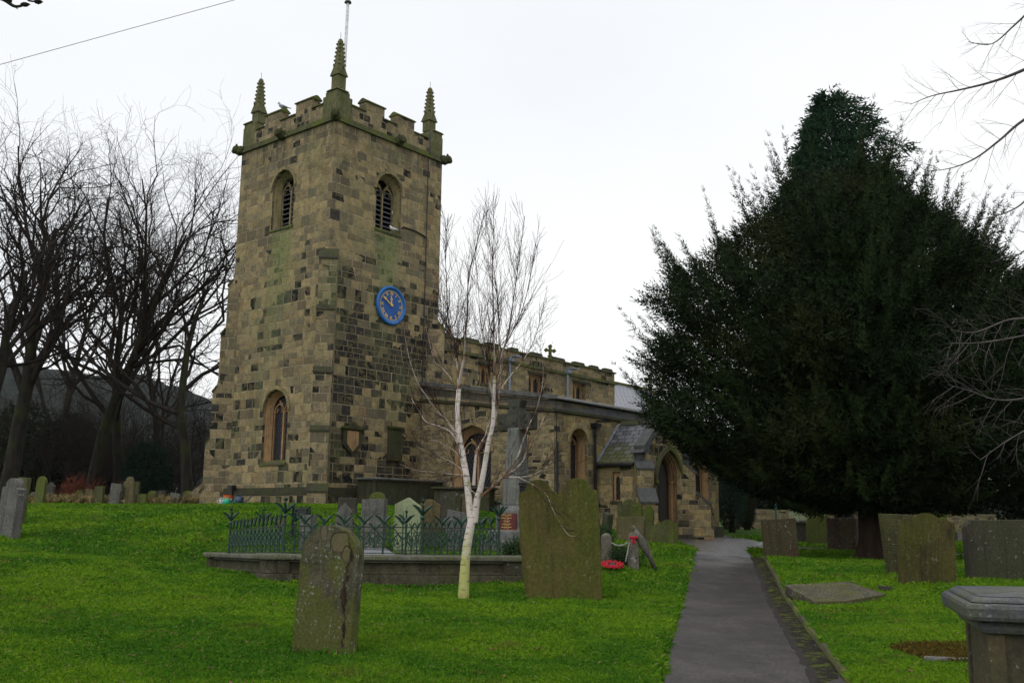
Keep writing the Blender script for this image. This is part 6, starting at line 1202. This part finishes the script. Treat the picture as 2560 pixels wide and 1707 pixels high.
mb_tw = NM('birch_twigs', .8, .15); mb_tw.col(mb_tw.mix(mb_tw.attr('tint'), (.020, .012, .012), (.060, .026, .020))); mb_tw = mb_tw.m
V, F, T = tubes(trunkl+stems, 12); obj('trunk', npmesh('trunk', V, F, MB_T, T, True), None, be)
V, F, T = tubes(sub, 8); obj('limbs', npmesh('limbs', V, F, MB_S, T, True), None, be)
g = np.random.default_rng(21); tw = []
for si, (P, R_) in enumerate(stems+sub):
    Ls = np.linalg.norm(np.diff(P, axis=0), axis=1).sum(); hi = si < 9; n = int(Ls*(14 if si >= 2 else 5))
    for k in range(n):
        f = .12+.88*g.random() if si >= 2 else .35+.65*g.random(); q = f*(len(P)-1); i = int(min(q, len(P)-2)); p = P[i]+(P[i+1]-P[i])*(q-i); ax = unit(P[i+1]-P[i]); side = unit(np.cross(ax, g.normal(0, 1, 3))); th = radians(14+30*g.random()); d = unit(ax*cos(th)+side*sin(th)+np.array([0, 0, .35 if si < 9 else .1])); L_ = (.3+.8*g.random())*(1.0-.68*f)*(1.25 if si < 9 else .8)
        l2 = ([], []); grow(g, l2, p, d, L_, max(.0052*(1-.4*f), .0028), 2, 3, .10 if si < 9 else .02, (0, 0, 3), (0, 0, 30), .07, .0017, 5); tw += l2[1]
tw = [(p, np.maximum(r, .0021)) for p, r in tw]
V, F, T = tubes(tw, 3); obj('twigs', npmesh('twigs', V, F, mb_tw, T), None, be)
# ---- bare tree outside the right edge, its branches reach in
Yr = 13.0; e = empty('bare_tree', (9.3, Yr, H(9.3, Yr)), 0, 'bare tree standing beyond the right edge, its thin branches drooping into view', 'tree'); off = np.array([9.3, Yr, H(9.3, Yr)]); ln_ = []
def rb(pts, w0, w1, dY=0, nt=14, tl=.7):
    n = len(pts); P = [atY(x, y, Yr+dY*i/(n-1))-off for i, (x, y) in enumerate(pts)]; k = Yr/FPX; l = smooth_line(P, [k*(w0+(w1-w0)*i/(n-1))/2 for i in range(n)]); ln_.append(l); P, R_ = l
    for j in range(nt):
        f = .25+.75*(j+g.random())/nt; q = f*(len(P)-1); i = int(min(q, len(P)-2)); p = P[i]+(P[i+1]-P[i])*(q-i); ax = unit(P[i+1]-P[i]); side = np.array([0, g.normal(0, .4), (1 if j % 2 else -1)]); d = unit(ax*.8+unit(side)*.65); l2 = ([], []); grow(g, l2, p, d, tl*(.4+.6*g.random())*(1.1-.5*f), .0045, 2, 3, -.02, (0, 0, 4), (0, 0, 38), .08, .0018, 5); ln_.extend(l2[1])
trunkP = smooth_line([np.array(q) for q in [(0, 0, -.3), (0, 0, 1.5), (.1, .1, 3.5), (0, .1, 5.5), (.2, 0, 8)]], [.32, .24, .2, .15, .08])
A0 = [(3040, 250), (2850, 160), (2700, 110)]
rb(A0+[(2560, 175), (2480, 205), (2400, 225), (2330, 240), (2275, 262)], 16, 1.2, 0, 18, .9); rb([(3040, 200), (2900, 30), (2700, -20), (2600, 10), (2540, 60), (2480, 110), (2420, 105)], 14, 1.4, .4, 14, .8)
rb([(3040, 330), (2850, 250), (2680, 230), (2560, 300), (2500, 350), (2440, 395), (2380, 420), (2310, 430)], 12, 1.2, -.4, 18, .8); rb([(3040, 500), (2850, 420), (2700, 400), (2600, 470), (2540, 520), (2470, 545), (2430, 548)], 10, 1.2, .3, 14, .7)
rb([(3040, 560), (2850, 520), (2700, 560), (2600, 600), (2540, 640), (2500, 640)], 9, 1.2, -.5, 12, .6)
rb([(3040, 760), (2900, 720), (2750, 740), (2600, 790), (2520, 800), (2440, 830), (2380, 825)], 12, 1.2, -1.5, 18, .9); rb([(3040, 820), (2850, 790), (2700, 800), (2600, 830), (2500, 850), (2430, 858), (2370, 856)], 10, 1.2, -2.0, 18, .9); rb([(3040, 920), (2850, 900), (2700, 930), (2600, 985), (2500, 1000), (2420, 975), (2370, 962)], 9, 1.2, -1.2, 18, .9); rb([(3040, 960), (2850, 1000), (2700, 1040), (2600, 1060), (2520, 1100), (2450, 1150)], 9, 1.2, -1.5, 14, .9)
V, F, T = tubes([trunkP], 10); obj('trunk', npmesh('trunk', V, F, B_DARK, T, True), None, e); V, F, T = tubes(ln_, 4); mg_ = bark('grey_twigs', (.085, .075, .072), (.13, .11, .10)); obj('branches', npmesh('branches', V, F, mg_, T), None, e)
# near twig at the upper left corner (its tree stands left of the view)
Yn = 4.2; e = empty('overhanging_tree', (-3.2, Yn, H(-3.2, Yn)), 0, 'dark budded branch tip poking in at the upper left corner', 'tree'); off = np.array([-3.2, Yn, H(-3.2, Yn)]); k = Yn/FPX
def nb(pts, w0, w1): return smooth_line([atY(x, y, Yn)-off for x, y in pts], [k*(w0+(w1-w0)*i/(len(pts)-1))/2 for i in range(len(pts))])
L1 = [smooth_line([np.array(q) for q in [(0, 0, -.2), (0, 0, 2), (.1, 0, 3.3)]]+[atY(-120, -60, Yn)-off], [.12, .09, .05, .02]), nb([(-120, -60), (-40, -20), (10, 0), (38, 17), (68, 11), (75, 13)], 16, 3), nb([(10, -2), (60, -12), (72, 2), (95, 5), (108, 6)], 9, 2.5), nb([(34, 15), (45, 24)], 5, 1.5), nb([(90, 3), (97, 12)], 5, 2), nb([(0, -8), (30, -10), (48, -2)], 8, 3)]
V, F, T = tubes(L1, 7); obj('branch', npmesh('branch', V, F, B_DARK, T, True), None, e); mb = MB()
for x, y in ((62, 12), (95, 5), (20, 3)): mb.sphere(atY(x, y, Yn)-off, .013, 7, 5, (1.6, 1, .8))
obj('buds', mb, B_DARK, e)
# overhead cable
a, b = atY(-400, 272, 24), atY(1100, -141, 24); P = [a+(b-a)*t-np.array([0, 0, .9*t*(1-t)*.0]) for t in np.linspace(0, 1, 12)]; mb = MB(); mb.tube(P, .009, 5); tag(obj('overhead_cable', mb, simple('grey_cable', (.42, .42, .46), .6, .3, 0, .05)), 'thin grey overhead cable crossing the sky at the upper left', 'cable')
# ---- far boundary wall, pole, pier
def segwall(name, pts, h, th, mat, label):
    mb = MB()
    for (x0, y0), (x1, y1) in zip(pts[:-1], pts[1:]):
        n = 6
        for i in range(n):
            xa, ya = x0+(x1-x0)*i/n, y0+(y1-y0)*i/n; xb_, yb_ = x0+(x1-x0)*(i+1)/n, y0+(y1-y0)*(i+1)/n; za, zb_ = H(xa, ya), H(xb_, yb_)
            V = [(xa, ya, za-.4), (xb_, yb_, zb_-.4), (xb_, yb_+th, zb_-.4), (xa, ya+th, za-.4), (xa, ya, za+h), (xb_, yb_, zb_+h), (xb_, yb_+th, zb_+h), (xa, ya+th, za+h)]; mb.add(V, [(0, 3, 2, 1), (4, 5, 6, 7), (0, 1, 5, 4), (1, 2, 6, 5), (2, 3, 7, 6), (3, 0, 4, 7)])
    return tag(obj(name, mb, mat), label, 'wall')
segwall('boundary_wall', [(11.5, 54), (18, 53), (26, 50), (40, 44)], 1.05, .45, masonry('drystone', .16, .3, .6, .42, 20, .8, rub=1), 'low mossy drystone wall behind the right hand gravestones')
segwall('boundary_wall', [(-16.3, 44.5), (-13.4, 40.0)], 1.25, .3, masonry('pale_drystone', .16, .3, .2, 1.0, 22, .5, rub=1), 'short pale stone wall running up to the left side of the tower') if 0 else None
mb = MB(); x = TX(480, 39.5, 1250); z = H(x, 39.5); mb.prism([(-.28, -.3), (.45, -.3), (.45, 1.0), (-.28, .35)], (x, 39.5, z), (1, 0, 0), (0, 0, 1), (0, .5, 0)); tag(obj('stone_outbuilding', mb, masonry('pale_rubble', .16, .3, .1, 1.0, 22, .5, rub=1)), 'small pale stone lean-to end beside the left tower buttress', 'stone structure')
Y = 44; x = TX(1941, Y, 1296); mb = MB(); zt_ = TZ(1937, 1209, Y); mb.tube([(x, Y, H(x, Y)-.1), (TX(1937, Y, 1209), Y, zt_-.3)], .038, 8); mb.tube([(TX(1937, Y, 1209), Y, zt_-.3), (TX(1937, Y, 1209), Y, zt_)], .028, 8); mb.tube([(x-.01, Y, zt_-.75), (x-.01, Y, zt_-.68)], .05, 8); tag(obj('green_pole', mb, simple('pale_green_paint', (.05, .16, .13), .5, .4)), 'slim pale green metal pole near the boundary wall', 'pole')
Y = 40; x = TX(2342, Y, 1290); z = H(x, Y); e = empty('stone_pier', (x, Y, z), .1, 'slender stone pier with a flat cap behind the scroll topped headstone', 'pier'); h = TZ(2342, 1240, Y)-z; mb = MB(); lathe4(mb, [(.40, -.2), (.40, .25), (.30, .3), (.24, h-.12)]); obj('pier_shaft', mb, G_GREEN, e, bevel=.02); mb = MB(); lathe4(mb, [(.26, h-.12), (.34, h-.08), (.34, h)]); obj('pier_cap', mb, G_GREY, e, bevel=.02)

# ---- winter air
mb = MB(); mb.box(-1300, -260, -12, 1300, 1400, 120); m = NM('winter_air'); m.t.nodes.remove(m.b); v = m.t.nodes.new('ShaderNodeVolumePrincipled'); v.inputs['Density'].default_value = .00006; v.inputs['Color'].default_value = (.92, .95, .99, 1); v.inputs['Anisotropy'].default_value = .2
m.t.links.new(v.outputs[0], m.o.inputs['Volume']); tag(obj('haze', mb, m.m), kind='stuff'); S.cycles.volume_bounces = 0
